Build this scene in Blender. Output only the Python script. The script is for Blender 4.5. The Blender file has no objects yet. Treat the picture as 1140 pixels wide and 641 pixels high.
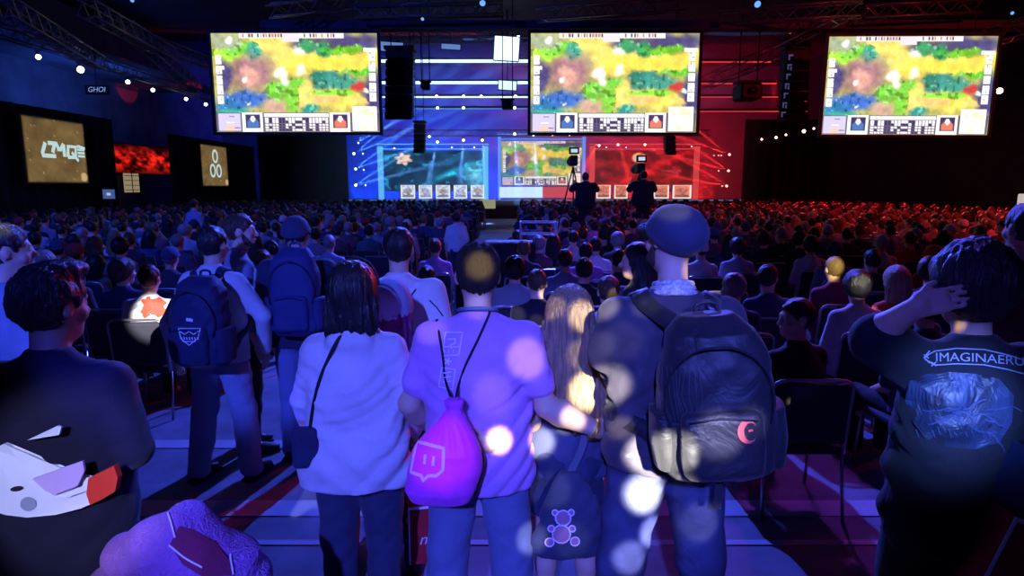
import bpy, math, random
import numpy as np
from mathutils import Vector, Matrix
from mathutils.bvhtree import BVHTree

random.seed(7)
RNG = np.random.default_rng(11)
SC = bpy.context.scene
COL = SC.collection
PI = math.pi
# ------------------------------------------------------------------ camera
W, H_IMG, FPX = 1140, 641, 721.0
CAM_Z = 2.0
TH = math.radians(8.83)
FW = Vector((0, math.cos(TH), -math.sin(TH)))
UP = Vector((0, math.sin(TH), math.cos(TH)))
RT = Vector((1, 0, 0))
CAM = Vector((0, 0, CAM_Z))


def ray(px, py):
    return (FW + RT * ((px - 570) / FPX) + UP * (-(py - 320.5) / FPX))


def P(px, py, Y):
    """world point seen at photo pixel (px, py) at forward distance Y"""
    d = ray(px, py)
    return CAM + d * (Y / d.y)


def PX(px, py, X):
    d = ray(px, py)
    return CAM + d * (X / d.x)


# ------------------------------------------------------------------ materials
MATS = {}


def mat(name, col, rough=0.8, var=0.0, vscale=8.0, bump=0.0, bscale=12.0, metal=0.0, emit=None, estr=0.0,
        stretch=None, spec=0.3, sheen=0.0, wave=None):
    if name in MATS:
        return MATS[name]
    m = bpy.data.materials.new(name)
    m.use_nodes = True
    nt = m.node_tree
    b = nt.nodes['Principled BSDF']
    b.inputs['Base Color'].default_value = (*col, 1)
    b.inputs['Roughness'].default_value = rough
    b.inputs['Metallic'].default_value = metal
    b.inputs['Specular IOR Level'].default_value = spec
    if sheen:
        b.inputs['Sheen Weight'].default_value = sheen
    if emit:
        b.inputs['Emission Color'].default_value = (*emit, 1)
        b.inputs['Emission Strength'].default_value = estr
    tc = nt.nodes.new('ShaderNodeTexCoord')
    src = tc.outputs['Object']
    if stretch:
        mp = nt.nodes.new('ShaderNodeMapping')
        mp.inputs['Scale'].default_value = stretch
        nt.links.new(src, mp.inputs['Vector'])
        src = mp.outputs['Vector']
    if var > 0:
        n = nt.nodes.new('ShaderNodeTexNoise')
        n.inputs['Scale'].default_value = vscale
        n.inputs['Detail'].default_value = 4
        nt.links.new(src, n.inputs['Vector'])
        r = nt.nodes.new('ShaderNodeValToRGB')
        r.color_ramp.elements[0].position = 0.3
        r.color_ramp.elements[1].position = 0.7
        r.color_ramp.elements[0].color = (*[max(0, c * (1 - var)) for c in col], 1)
        r.color_ramp.elements[1].color = (*[min(1, c * (1 + var)) for c in col], 1)
        nt.links.new(n.outputs['Fac'], r.inputs['Fac'])
        nt.links.new(r.outputs['Color'], b.inputs['Base Color'])
    if bump > 0:
        n2 = nt.nodes.new('ShaderNodeTexNoise')
        n2.inputs['Scale'].default_value = bscale
        n2.inputs['Detail'].default_value = 5
        n2.inputs['Distortion'].default_value = 1.2
        nt.links.new(src, n2.inputs['Vector'])
        bp = nt.nodes.new('ShaderNodeBump')
        bp.inputs['Strength'].default_value = bump
        bp.inputs['Distance'].default_value = 0.03
        nt.links.new(n2.outputs['Fac'], bp.inputs['Height'])
        nt.links.new(bp.outputs['Normal'], b.inputs['Normal'])
    MATS[name] = m
    return m


def ramp_mat(name, cols, per='object', rough=0.85, hair=False):
    """cloth / hair colour that differs from person to person"""
    m = bpy.data.materials.new(name)
    m.use_nodes = True
    nt = m.node_tree
    b = nt.nodes['Principled BSDF']
    b.inputs['Roughness'].default_value = rough
    b.inputs['Specular IOR Level'].default_value = 0.25
    if per == 'object':
        s = nt.nodes.new('ShaderNodeObjectInfo').outputs['Random']
    else:
        s = nt.nodes.new('ShaderNodeNewGeometry').outputs['Random Per Island']
    r = nt.nodes.new('ShaderNodeValToRGB')
    r.color_ramp.interpolation = 'CONSTANT'
    e = r.color_ramp.elements
    e[0].position = 0
    e[0].color = (*cols[0], 1)
    e[1].position = 1.0 / len(cols)
    e[1].color = (*cols[1], 1)
    for i in range(2, len(cols)):
        q = e.new(i / len(cols))
        q.color = (*cols[i], 1)
    nt.links.new(s, r.inputs['Fac'])
    nt.links.new(r.outputs['Color'], b.inputs['Base Color'])
    MATS[name] = m
    return m


def attr_emit(name, strength, attr='Col'):
    m = bpy.data.materials.new(name)
    m.use_nodes = True
    nt = m.node_tree
    nt.nodes.clear()
    o = nt.nodes.new('ShaderNodeOutputMaterial')
    e = nt.nodes.new('ShaderNodeEmission')
    a = nt.nodes.new('ShaderNodeAttribute')
    a.attribute_name = attr
    e.inputs['Strength'].default_value = strength
    nt.links.new(a.outputs['Color'], e.inputs['Color'])
    nt.links.new(e.outputs[0], o.inputs['Surface'])
    return m


def emit(name, col, s):
    if name in MATS:
        return MATS[name]
    m = bpy.data.materials.new(name)
    m.use_nodes = True
    nt = m.node_tree
    nt.nodes.clear()
    o = nt.nodes.new('ShaderNodeOutputMaterial')
    e = nt.nodes.new('ShaderNodeEmission')
    e.inputs['Color'].default_value = (*col, 1)
    e.inputs['Strength'].default_value = s
    nt.links.new(e.outputs[0], o.inputs['Surface'])
    MATS[name] = m
    return m


# ------------------------------------------------------------------ object helpers
def tag(o, label=None, cat=None, group=None, kind=None):
    if label:
        o['label'] = label
    if cat:
        o['category'] = cat
    if group:
        o['group'] = group
    if kind:
        o['kind'] = kind
    return o


def empty(name, loc=(0, 0, 0), rz=0):
    o = bpy.data.objects.new(name, None)
    o.location = loc
    o.rotation_euler = (0, 0, rz)
    o.empty_display_size = 0.1
    COL.objects.link(o)
    return o


def mesh_obj(name, v, f, m, parent=None, smooth=True, loc=None):
    me = bpy.data.meshes.new(name)
    v = np.asarray(v, dtype=np.float32)
    if isinstance(f, np.ndarray):
        n = len(f)
        k = f.shape[1]
        me.vertices.add(len(v))
        me.vertices.foreach_set('co', v.ravel())
        me.loops.add(n * k)
        me.loops.foreach_set('vertex_index', f.ravel().astype(np.int32))
        me.polygons.add(n)
        me.polygons.foreach_set('loop_start', np.arange(0, n * k, k, dtype=np.int32))
        me.polygons.foreach_set('loop_total', np.full(n, k, dtype=np.int32))
        me.update(calc_edges=True)
    else:
        me.from_pydata([tuple(map(float, q)) for q in v], [], f)
        me.update()
    for mm in (m if isinstance(m, (list, tuple)) else [m]):
        me.materials.append(mm)
    if smooth:
        me.polygons.foreach_set('use_smooth', [True] * len(me.polygons))
    o = bpy.data.objects.new(name, me)
    COL.objects.link(o)
    if parent:
        o.parent = parent
    if loc is not None:
        o.location = loc
    return o


class MB:
    """mesh collector"""

    def __init__(s):
        s.v = []
        s.f = []

    def raw(s, v, f):
        n = len(s.v)
        s.v += [tuple(q) for q in v]
        s.f += [tuple(i + n for i in q) for q in f]
        return s

    def box(s, c, size, R=None, bev=0.0):
        hx, hy, hz = [q / 2 for q in size]
        if bev > 0:
            b = min(bev, hx * .9, hy * .9, hz * .9)
            pts = []
            import itertools
            for sx, sy, sz in itertools.product((-1, 1), repeat=3):
                pts += [(sx * (hx - b), sy * hy - 0, sz * (hz - b)), (sx * hx, sy * (hy - b), sz * (hz - b)),
                        (sx * (hx - b), sy * (hy - b), sz * hz)]
            import bmesh
            bm = bmesh.new()
            for q in pts:
                bm.verts.new(q)
            bmesh.ops.convex_hull(bm, input=bm.verts)
            bm.verts.ensure_lookup_table()
            bm.verts.index_update()
            vv = [v.co.copy() for v in bm.verts]
            ff = [tuple(v.index for v in f.verts) for f in bm.faces]
            bm.free()
        else:
            vv = [Vector((x * hx, y * hy, z * hz)) for x in (-1, 1) for y in (-1, 1) for z in (-1, 1)]
            ff = [(0, 1, 3, 2), (4, 6, 7, 5), (0, 4, 5, 1), (2, 3, 7, 6), (0, 2, 6, 4), (1, 5, 7, 3)]
        if R is not None:
            vv = [R @ q for q in vv]
        return s.raw([q + Vector(c) for q in vv], ff)

    def tube(s, pts, r, n=8, cap=True, flat=None):
        """tube along points; r number or list; flat=(w,t,normal hint) gives a strap"""
        pts = [Vector(p) for p in pts]
        m = len(pts)
        rr = r if isinstance(r, (list, tuple)) else [r] * m
        base = len(s.v)
        prev = None
        for i, p in enumerate(pts):
            t = (pts[min(i + 1, m - 1)] - pts[max(i - 1, 0)])
            t = t.normalized() if t.length > 1e-9 else Vector((0, 0, 1))
            if prev is None:
                a = Vector((0, 0, 1)) if abs(t.z) < .9 else Vector((1, 0, 0))
                u = t.cross(a).normalized()
            else:
                u = (prev - t * prev.dot(t))
                u = u.normalized() if u.length > 1e-6 else t.orthogonal().normalized()
            prev = u
            w = t.cross(u)
            for k in range(n):
                an = 2 * PI * k / n
                s.v.append(tuple(p + (u * math.cos(an) + w * math.sin(an)) * rr[i]))
        for i in range(m - 1):
            for k in range(n):
                a = base + i * n + k
                b = base + i * n + (k + 1) % n
                s.f.append((a, b, b + n, a + n))
        if cap:
            s.f.append(tuple(base + k for k in range(n))[::-1])
            s.f.append(tuple(base + (m - 1) * n + k for k in range(n)))
        return s

    def strap(s, pts, normals, w, t):
        pts = [Vector(p) for p in pts]
        base = len(s.v)
        m = len(pts)
        for i, p in enumerate(pts):
            tg = (pts[min(i + 1, m - 1)] - pts[max(i - 1, 0)]).normalized()
            nn = Vector(normals[i])
            nn = (nn - tg * nn.dot(tg)).normalized()
            sd = tg.cross(nn)
            for (a, b) in ((-1, -1), (1, -1), (1, 1), (-1, 1)):
                s.v.append(tuple(p + sd * (a * w / 2) + nn * (b * t / 2)))
        for i in range(m - 1):
            for k in range(4):
                a = base + i * 4 + k
                b = base + i * 4 + (k + 1) % 4
                s.f.append((a, b, b + 4, a + 4))
        s.f.append((base + 3, base + 2, base + 1, base))
        s.f.append(tuple(base + (m - 1) * 4 + k for k in range(4)))
        return s

    def cyl(s, a, b, r, n=16, r2=None):
        return s.tube([a, b], [r, r if r2 is None else r2], n)

    def build(s, name, m, parent=None, smooth=False, loc=None):
        return mesh_obj(name, s.v, s.f, m, parent, smooth, loc)


def catmull(pts, n=8):
    pts = [Vector(p) for p in pts]
    q = [pts[0] * 2 - pts[1]] + pts + [pts[-1] * 2 - pts[-2]]
    out = []
    for i in range(1, len(q) - 2):
        for k in range(n):
            t = k / n
            a, b, c, d = q[i - 1], q[i], q[i + 1], q[i + 2]
            out.append(.5 * ((2 * b) + (c - a) * t + (2 * a - 5 * b + 4 * c - d) * t * t + (3 * b - a - 3 * c + d) * t ** 3))
    out.append(pts[-1])
    return out


# ------------------------------------------------------------------ signed distance modelling (smooth continuous surfaces)
def smin(a, b, k):
    if k <= 0:
        return np.minimum(a, b)
    h = np.clip(.5 + .5 * (b - a) / k, 0, 1)
    return b + (a - b) * h - k * h * (1 - h)


class SDF:
    def __init__(s, lo, hi, h):
        s.lo = np.array(lo, float)
        s.h = h
        n = np.ceil((np.array(hi) - s.lo) / h).astype(int) + 1
        s.n = n
        s.ax = [s.lo[i] + h * np.arange(n[i]) for i in range(3)]
        s.d = np.full(tuple(n), 1.0, dtype=np.float32)

    def region(s, lo, hi, pad):
        sl = []
        for i in range(3):
            a = int(np.floor((lo[i] - pad - s.lo[i]) / s.h))
            b = int(np.ceil((hi[i] + pad - s.lo[i]) / s.h)) + 1
            sl.append(slice(max(a, 0), max(min(b, s.n[i]), 0)))
        return tuple(sl), (s.ax[0][sl[0]][:, None, None], s.ax[1][sl[1]][None, :, None], s.ax[2][sl[2]][None, None, :])

    def put(s, lo, hi, fn, k=0.0, sub=False, pad=0.03):
        sl, (x, y, z) = s.region(lo, hi, k + 2 * s.h + pad)
        if any(q.stop <= q.start for q in sl):
            return s
        d = fn(x, y, z)
        if sub:
            s.d[sl] = -smin(-s.d[sl], d, k)
        else:
            s.d[sl] = smin(s.d[sl], d, k)
        return s

    def cap(s, a, b, ra, rb=None, k=0.02, flat=None, sub=False):
        """round cone from a to b; flat=(axis vector, factor) squashes across an axis"""
        rb = ra if rb is None else rb
        a = np.array(a, float)
        b = np.array(b, float)
        ab = b - a
        L = max(ab @ ab, 1e-9)
        R = max(ra, rb)
        fx = None
        if flat is not None:
            fx = np.array(flat[0], float)
            fx /= np.linalg.norm(fx)
            ff = flat[1]

        def fn(x, y, z):
            px, py, pz = x - a[0], y - a[1], z - a[2]
            t = np.clip((px * ab[0] + py * ab[1] + pz * ab[2]) / L, 0, 1)
            qx, qy, qz = px - t * ab[0], py - t * ab[1], pz - t * ab[2]
            if fx is not None:
                dd = qx * fx[0] + qy * fx[1] + qz * fx[2]
                qx = qx + dd * fx[0] * (1 / ff - 1)
                qy = qy + dd * fx[1] * (1 / ff - 1)
                qz = qz + dd * fx[2] * (1 / ff - 1)
            return np.sqrt(qx * qx + qy * qy + qz * qz) - (ra + (rb - ra) * t)
        return s.put(np.minimum(a, b) - R, np.maximum(a, b) + R, fn, k, sub)

    def ell(s, c, r, R=None, k=0.02, sub=False):
        c = np.array(c, float)
        r = np.array(r, float)
        M = np.eye(3) if R is None else np.array(R.transposed() if isinstance(R, Matrix) else R.T)
        m = r.max()

        def fn(x, y, z):
            px, py, pz = x - c[0], y - c[1], z - c[2]
            u = M[0, 0] * px + M[0, 1] * py + M[0, 2] * pz
            v = M[1, 0] * px + M[1, 1] * py + M[1, 2] * pz
            w = M[2, 0] * px + M[2, 1] * py + M[2, 2] * pz
            k0 = np.sqrt((u / r[0]) ** 2 + (v / r[1]) ** 2 + (w / r[2]) ** 2)
            k1 = np.sqrt((u / r[0] ** 2) ** 2 + (v / r[1] ** 2) ** 2 + (w / r[2] ** 2) ** 2) + 1e-6
            return k0 * (k0 - 1) / k1
        return s.put(c - m, c + m, fn, k, sub)

    def rbox(s, c, hs, rad=0.02, R=None, k=0.01, sub=False):
        c = np.array(c, float)
        hs = np.array(hs, float)
        M = np.eye(3) if R is None else np.array(R.transposed() if isinstance(R, Matrix) else R.T)
        m = np.linalg.norm(hs)

        def fn(x, y, z):
            px, py, pz = x - c[0], y - c[1], z - c[2]
            q = [np.abs(M[i, 0] * px + M[i, 1] * py + M[i, 2] * pz) - hs[i] + rad for i in range(3)]
            return np.sqrt(sum(np.maximum(w, 0) ** 2 for w in q)) + np.minimum(np.maximum(np.maximum(q[0], q[1]), q[2]), 0) - rad
        return s.put(c - m, c + m, fn, k, sub)

    def loft(s, tab, k=0.02, o=(0, 0, 0), R=None, p=2.0, disp=None, top=True, bot=True):
        """tab rows: (z, cx, cy, a, b) ellipse sections stacked along local z"""
        T = np.array(tab, float)
        T = T[np.argsort(T[:, 0])]
        o = np.array(o, float)
        M = np.eye(3) if R is None else np.array(R.transposed() if isinstance(R, Matrix) else R.T)
        ext = max(np.abs(T[:, 1]).max() + T[:, 3].max(), np.abs(T[:, 2]).max() + T[:, 4].max())
        if R is None:
            lo = o + [-(ext), -(ext), T[0, 0]]
            hi = o + [ext, ext, T[-1, 0]]
        else:
            q = max(ext, np.abs(T[:, 0]).max()) * 1.2
            lo, hi = o - q, o + q

        def fn(x, y, z):
            px, py, pz = x - o[0], y - o[1], z - o[2]
            if R is None:
                u, v, w = px, py, pz
            else:
                u = M[0, 0] * px + M[0, 1] * py + M[0, 2] * pz
                v = M[1, 0] * px + M[1, 1] * py + M[1, 2] * pz
                w = M[2, 0] * px + M[2, 1] * py + M[2, 2] * pz
            cx, cy, a, b = [np.interp(w, T[:, 0], T[:, i]) for i in range(1, 5)]
            U, V = (u - cx), (v - cy)
            rr = (np.abs(U / a) ** p + np.abs(V / b) ** p) ** (1 / p)
            d = (rr - 1) * np.minimum(a, b)
            if disp is not None:
                d = d + disp(u, v, w)
            if top:
                d = np.maximum(d, w - T[-1, 0])
            if bot:
                d = np.maximum(d, T[0, 0] - w)
            return d
        return s.put(lo, hi, fn, k)

    def cut(s, pt, n):
        """remove the half space in direction n beyond pt"""
        n = np.array(n, float)
        n /= np.linalg.norm(n)
        x, y, z = s.ax[0][:, None, None], s.ax[1][None, :, None], s.ax[2][None, None, :]
        s.d = np.maximum(s.d, ((x - pt[0]) * n[0] + (y - pt[1]) * n[1] + (z - pt[2]) * n[2]).astype(np.float32))
        return s

    def warp(s, fn):
        x, y, z = s.ax[0][:, None, None], s.ax[1][None, :, None], s.ax[2][None, None, :]
        s.d = (s.d + fn(x, y, z)).astype(np.float32)
        return s

    def mesh(s):
        d = s.d
        d[0] = d[-1] = 1
        d[:, 0] = d[:, -1] = 1
        d[:, :, 0] = d[:, :, -1] = 1
        ins = d < 0
        n = s.n
        c = np.zeros(tuple(n - 1), np.int8)
        for i in (0, 1):
            for j in (0, 1):
                for k in (0, 1):
                    c += ins[i:n[0] - 1 + i, j:n[1] - 1 + j, k:n[2] - 1 + k]
        act = (c > 0) & (c < 8)
        I, J, K = np.nonzero(act)
        idx = np.full(act.shape, -1, np.int32)
        idx[I, J, K] = np.arange(len(I))
        acc = np.zeros((len(I), 3))
        cnt = np.zeros(len(I))
        cor = {}
        for i in (0, 1):
            for j in (0, 1):
                for k in (0, 1):
                    cor[(i, j, k)] = d[I + i, J + j, K + k].astype(float)
        for (p, q) in [((0, 0, 0), (1, 0, 0)), ((0, 1, 0), (1, 1, 0)), ((0, 0, 1), (1, 0, 1)), ((0, 1, 1), (1, 1, 1)),
                       ((0, 0, 0), (0, 1, 0)), ((1, 0, 0), (1, 1, 0)), ((0, 0, 1), (0, 1, 1)), ((1, 0, 1), (1, 1, 1)),
                       ((0, 0, 0), (0, 0, 1)), ((1, 0, 0), (1, 0, 1)), ((0, 1, 0), (0, 1, 1)), ((1, 1, 0), (1, 1, 1))]:
            a, b = cor[p], cor[q]
            m = (a < 0) != (b < 0)
            t = np.where(m, a / np.where(m, a - b, 1), 0)
            for ax in range(3):
                acc[:, ax] += np.where(m, p[ax] + t * (q[ax] - p[ax]), 0)
            cnt += m
        v = (acc / cnt[:, None] + np.stack([I, J, K], 1)) * s.h + s.lo
        quads = []
        for ax in range(3):
            a1, a2 = (ax + 1) % 3, (ax + 2) % 3
            sl0 = [slice(1, n[q] - 1) for q in range(3)]
            sl1 = list(sl0)
            sl0[ax] = slice(0, n[ax] - 1)
            sl1[ax] = slice(1, n[ax])
            A, B = ins[tuple(sl0)], ins[tuple(sl1)]
            for (mk, flip) in ((A & ~B, False), (~A & B, True)):
                loc = np.stack(np.nonzero(mk), 1)
                if not len(loc):
                    continue
                off = np.array([1, 1, 1])
                off[ax] = 0
                g = loc + off

                def at(o1, o2):
                    w = g.copy()
                    w[:, a1] += o1
                    w[:, a2] += o2
                    return idx[w[:, 0], w[:, 1], w[:, 2]]
                q = np.stack([at(-1, -1), at(0, -1), at(0, 0), at(-1, 0)], 1)
                if flip:
                    q = q[:, ::-1]
                quads.append(q)
        q = np.concatenate(quads)
        q = q[(q >= 0).all(1)]
        return v, q

    def build(s, name, m, parent=None):
        v, q = s.mesh()
        if not len(v):
            print('EMPTY SDF', name)
        return mesh_obj(name, v, q, m, parent, True)


def fold(amp, kx=9, ky=9, kz=5, ph=0.0):
    """soft cloth folds"""
    amp = amp * 1.35

    def fn(x, y, z):
        a = np.sin(kx * x * 1.7 + kz * z + 2.2 * np.sin(ky * y + 3.1 * z + ph) + ph)
        b = np.sin(kx * 1.3 * x - kz * 2.3 * z + 1.7 * np.sin(4 * x + 6 * y + ph * 2) + 1.3 * ph)
        c = np.sin(26 * x * .6 + 31 * z + 2.5 * np.sin(9 * x + 7 * z + ph))
        e = np.sin(19 * x - 23 * z + 9 * y + 2.6 * np.sin(5 * z - 6 * x + ph * 3))
        return amp * (.42 * a + .3 * b + .2 * c + .28 * (1 - 2 * np.abs(e)))
    return fn
# ------------------------------------------------------------------ people
def rot(yaw=0, pitch=0, roll=0):
    """yaw > 0 turns to the person's left (towards -X), pitch > 0 looks up"""
    return Matrix.Rotation(yaw, 3, 'Z') @ Matrix.Rotation(pitch, 3, 'X') @ Matrix.Rotation(roll, 3, 'Y')


def add_hand(F, wr, dr, pn, side, curl=0.35, sc=1.0, thumb_out=0.6):
    """dr: wrist to fingers, pn: the way the palm faces, side: towards the thumb"""
    wr, dr, pn = Vector(wr), Vector(dr).normalized(), Vector(pn)
    pn = (pn - dr * pn.dot(dr)).normalized()
    sd = pn.cross(dr)
    if sd.dot(Vector(side)) < 0:
        sd = -sd
    R = Matrix((sd, pn, dr)).transposed()
    F.rbox(wr + dr * .045 * sc, (.041 * sc, .014 * sc, .052 * sc), .013 * sc, R, k=.012)
    for i, (off, ln) in enumerate(((.030, .072), (.010, .080), (-.010, .075), (-.029, .060))):
        p = wr + dr * .090 * sc + sd * off * sc
        ang = curl * (.6 + .12 * i)
        r = .0085 * sc
        for k, fr in enumerate((.45, .32, .25)):
            dd = dr * math.cos(ang) + pn * math.sin(ang) + sd * (off * (1.0 - k * .3))
            q = p + dd.normalized() * ln * fr * sc
            F.cap(p, q, r, r * .92, k=.004)
            p, r = q, r * .92
            ang += curl
    p = wr + dr * .022 * sc + sd * .030 * sc
    q = p + (sd * thumb_out + dr * .75 + pn * .25).normalized() * .042 * sc
    F.cap(p, q, .0125 * sc, .0105 * sc, k=.012)
    q2 = q + (sd * thumb_out * .35 + dr + pn * .35).normalized() * .034 * sc
    F.cap(q, q2, .0102 * sc, .008 * sc, k=.003)


def head_sdf(F, hc, R, sc=1.0, beard=False, detail=True):
    def L(x, y, z):
        return Vector(hc) + R @ Vector((x * sc, y * sc, z * sc))
    F.ell(L(0, -.014, .02), (.077 * sc, .097 * sc, .097 * sc), R, k=.02)
    F.ell(L(0, .022, -.03), (.060 * sc, .068 * sc, .083 * sc), R, k=.03)
    F.ell(L(0, .050, -.088), (.036 * sc, .034 * sc, .026 * sc), R, k=.035)
    F.cap(L(0, .088, .008), L(0, .108, -.028), .0085 * sc, .014 * sc, k=.012)
    for s_ in (-1, 1):
        F.ell(L(.079 * s_, -.008, -.008), (.009 * sc, .018 * sc, .029 * sc), R, k=.008)
    if detail:
        F.cap(L(-.034, .080, .024), L(.034, .080, .024), .011 * sc, k=.012)
        for s_ in (-1, 1):
            F.ell(L(.031 * s_, .096, .004), (.018 * sc, .014 * sc, .011 * sc), R, k=.008, sub=True)
            F.ell(L(.031 * s_, .078, .003), (.013 * sc, .013 * sc, .012 * sc), R, k=.002)
            F.ell(L(.045 * s_, .060, -.03), (.022 * sc, .02 * sc, .02 * sc), R, k=.02)
        F.ell(L(0, .088, -.054), (.024 * sc, .010 * sc, .006 * sc), R, k=.004)
        F.ell(L(0, .086, -.065), (.021 * sc, .010 * sc, .007 * sc), R, k=.004)


def hair_sdf(F, hc, R, kind, sc=1.0, seed=0):
    hcv = np.array(hc, float)
    M = np.array(R.transposed())
    rs = sc

    def local(x, y, z):
        px, py, pz = x - hcv[0], y - hcv[1], z - hcv[2]
        return [(M[i, 0] * px + M[i, 1] * py + M[i, 2] * pz) / rs for i in range(3)]

    def ellf(u, v, w, c, r):
        a, b, e = (u - c[0]), (v - c[1]), (w - c[2])
        k0 = np.sqrt((a / r[0]) ** 2 + (b / r[1]) ** 2 + (e / r[2]) ** 2)
        return (k0 - 1) * min(r)

    def cap_fn(x, y, z):
        u, v, w = local(x, y, z)
        thick = {'short': .0, 'buzz': -.006, 'long': .008, 'bob': .016, 'bun': .004, 'full': .02, 'quiff': .006}.get(kind, 0)
        r = (.086 + thick, .107 + thick, .106 + thick)
        d = ellf(u, v, w, (0, -.016, .026), r)
        an = np.arctan2(u, v + .02)
        d = d + .0022 * np.sin(an * 34 + 9 * w + seed) + .002 * np.sin(an * 19 - 40 * w + 2 * np.sin(u * 60))
        if kind in ('short', 'full', 'quiff'):
            d = d + .003 * np.sin(u * 75 + 2 * np.sin(v * 50 + seed)) * np.sin(v * 60 + w * 40)
        if kind == 'quiff':
            d = smin(d, ellf(u, v, w, (0.01, .05, .115), (.06, .055, .03)), .03)
        face = v * .9 - w * .75 - (.030 if kind not in ('bob', 'long') else .022)
        d = np.maximum(d, face)
        low = {'buzz': -.055, 'short': -.070, 'full': -.085, 'quiff': -.068}.get(kind, -.12)
        d = np.maximum(d, low - w + 0.25 * np.maximum(v, -.03) * (1 if kind in ('short', 'buzz', 'quiff', 'full') else 0))
        if kind in ('short', 'buzz', 'quiff', 'bun'):
            ear = np.sqrt(((np.abs(u) - .085) / .03) ** 2 + ((v + .005) / .030) ** 2 + ((w + .012) / .042) ** 2) - 1
            d = np.maximum(d, -ear * .03)
        return d * rs
    m = .16 * sc
    F.put(hcv - m, hcv + m, cap_fn, 0)
    if kind in ('long', 'bob'):
        def strand(u, v, w):
            an = np.arctan2(u, v)
            return .004 * np.sin(an * 23 + 4 * w + seed) + .003 * np.sin(u * 170 + 9 * w + 2 * np.sin(w * 14)) + .002 * np.sin(u * 330 + 5 * v)
        o = (hc[0], hc[1], hc[2])
        if kind == 'long':
            tab = [(.06, 0, -.03, .08, .09), (0, 0, -.045, .098, .085), (-.08, .01, -.07, .122, .068), (-.18, .03, -.10, .142, .052),
                   (-.30, .06, -.125, .135, .042), (-.38, .085, -.135, .108, .034), (-.44, .10, -.14, .055, .022)]
        else:
            tab = [(.06, 0, -.03, .08, .09), (0, 0, -.04, .100, .088), (-.06, 0, -.055, .108, .078), (-.12, 0, -.065, .110, .068),
                   (-.155, 0, -.07, .104, .055), (-.178, 0, -.072, .085, .036)]
        tab = [(a * sc, b * sc, c * sc, d * sc, e * sc) for a, b, c, d, e in tab]
        F.loft(tab, k=.02, o=o, disp=strand)
    if kind == 'bun':
        q = Vector(hc) + R @ Vector((0, -.10 * sc, .075 * sc))
        F.ell(q, (.036 * sc, .034 * sc, .034 * sc), R, k=.01)
    if kind == 'tail':
        a = Vector(hc) + R @ Vector((0, -.115 * sc, .04 * sc))
        F.cap(a, a + Vector((0, -.05, -.10)), .028 * sc, .03 * sc, k=.01)
        F.cap(a + Vector((0, -.05, -.10)), a + Vector((0, -.04, -.24)), .03 * sc, .012 * sc, k=.02)


def cap_hat(parent, hc, R, m, kind='baseball', sc=1.0, h=.007, back=True, name='cap'):
    hc = Vector(hc)
    F = SDF(hc - Vector((.2, .26, .2)), hc + Vector((.2, .26, .24)), h)
    M = np.array(R.transposed())
    hcv = np.array(hc)

    def fn(x, y, z):
        px, py, pz = x - hcv[0], y - hcv[1], z - hcv[2]
        u, v, w = [(M[i, 0] * px + M[i, 1] * py + M[i, 2] * pz) / sc for i in range(3)]
        if kind == 'flat':
            r, c = (.105, .125, .098), (0, -.016, .038)
        elif kind == 'beanie':
            r, c = (.098, .117, .115), (0, -.014, .035)
        elif kind == 'brimhat':
            r, c = (.095, .112, .12), (0, -.012, .03)
        else:
            r, c = (.096, .116, .108), (0, -.014, .034)
        k0 = np.sqrt(((u - c[0]) / r[0]) ** 2 + ((v - c[1]) / r[1]) ** 2 + ((w - c[2]) / r[2]) ** 2)
        d = (k0 - 1) * min(r)
        an = np.arctan2(u, v)
        d = d + .0012 * (np.abs(np.sin(an * 3)) < .04) + .0012 * np.sin(u * 40 + 3 * w * 20)
        low = (.018 + .30 * v) if kind != 'beanie' else (.0 + .25 * v)
        if kind == 'flat':
            low = -.012 + .42 * v
        d = np.maximum(d, low - w)
        band = np.abs(w - low - .012) - .012
        kb = np.sqrt(((u - c[0]) / (r[0] + .004)) ** 2 + ((v - c[1]) / (r[1] + .004)) ** 2 + ((w - c[2]) / r[2]) ** 2)
        d = np.minimum(d, np.maximum((kb - 1) * min(r), band))
        if kind in ('baseball', 'flat'):
            s_ = 1
            bx, by = u / .072, (v * s_ - .095) / .085
            br = (np.sqrt(bx * bx + by * by) - 1) * .07
            zz = w - .045 + 1.1 * u * u * 6 + (v * s_ - .09) * .25
            d = np.minimum(d, np.maximum(np.maximum(br, np.abs(zz) - .004), .07 - v * s_))
        if kind == 'brimhat':
            br = (np.sqrt((u / .165) ** 2 + (v / .175) ** 2) - 1) * .16
            d = np.minimum(d, np.maximum(br, np.abs(w - .022 + .9 * u * u - .3 * v * v) - .005))
        return d * sc
    q = .23 * sc
    F.put(hcv - q, hcv + q, fn, 0)
    return F.build(name, m, parent)


class Person:
    pass


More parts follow.
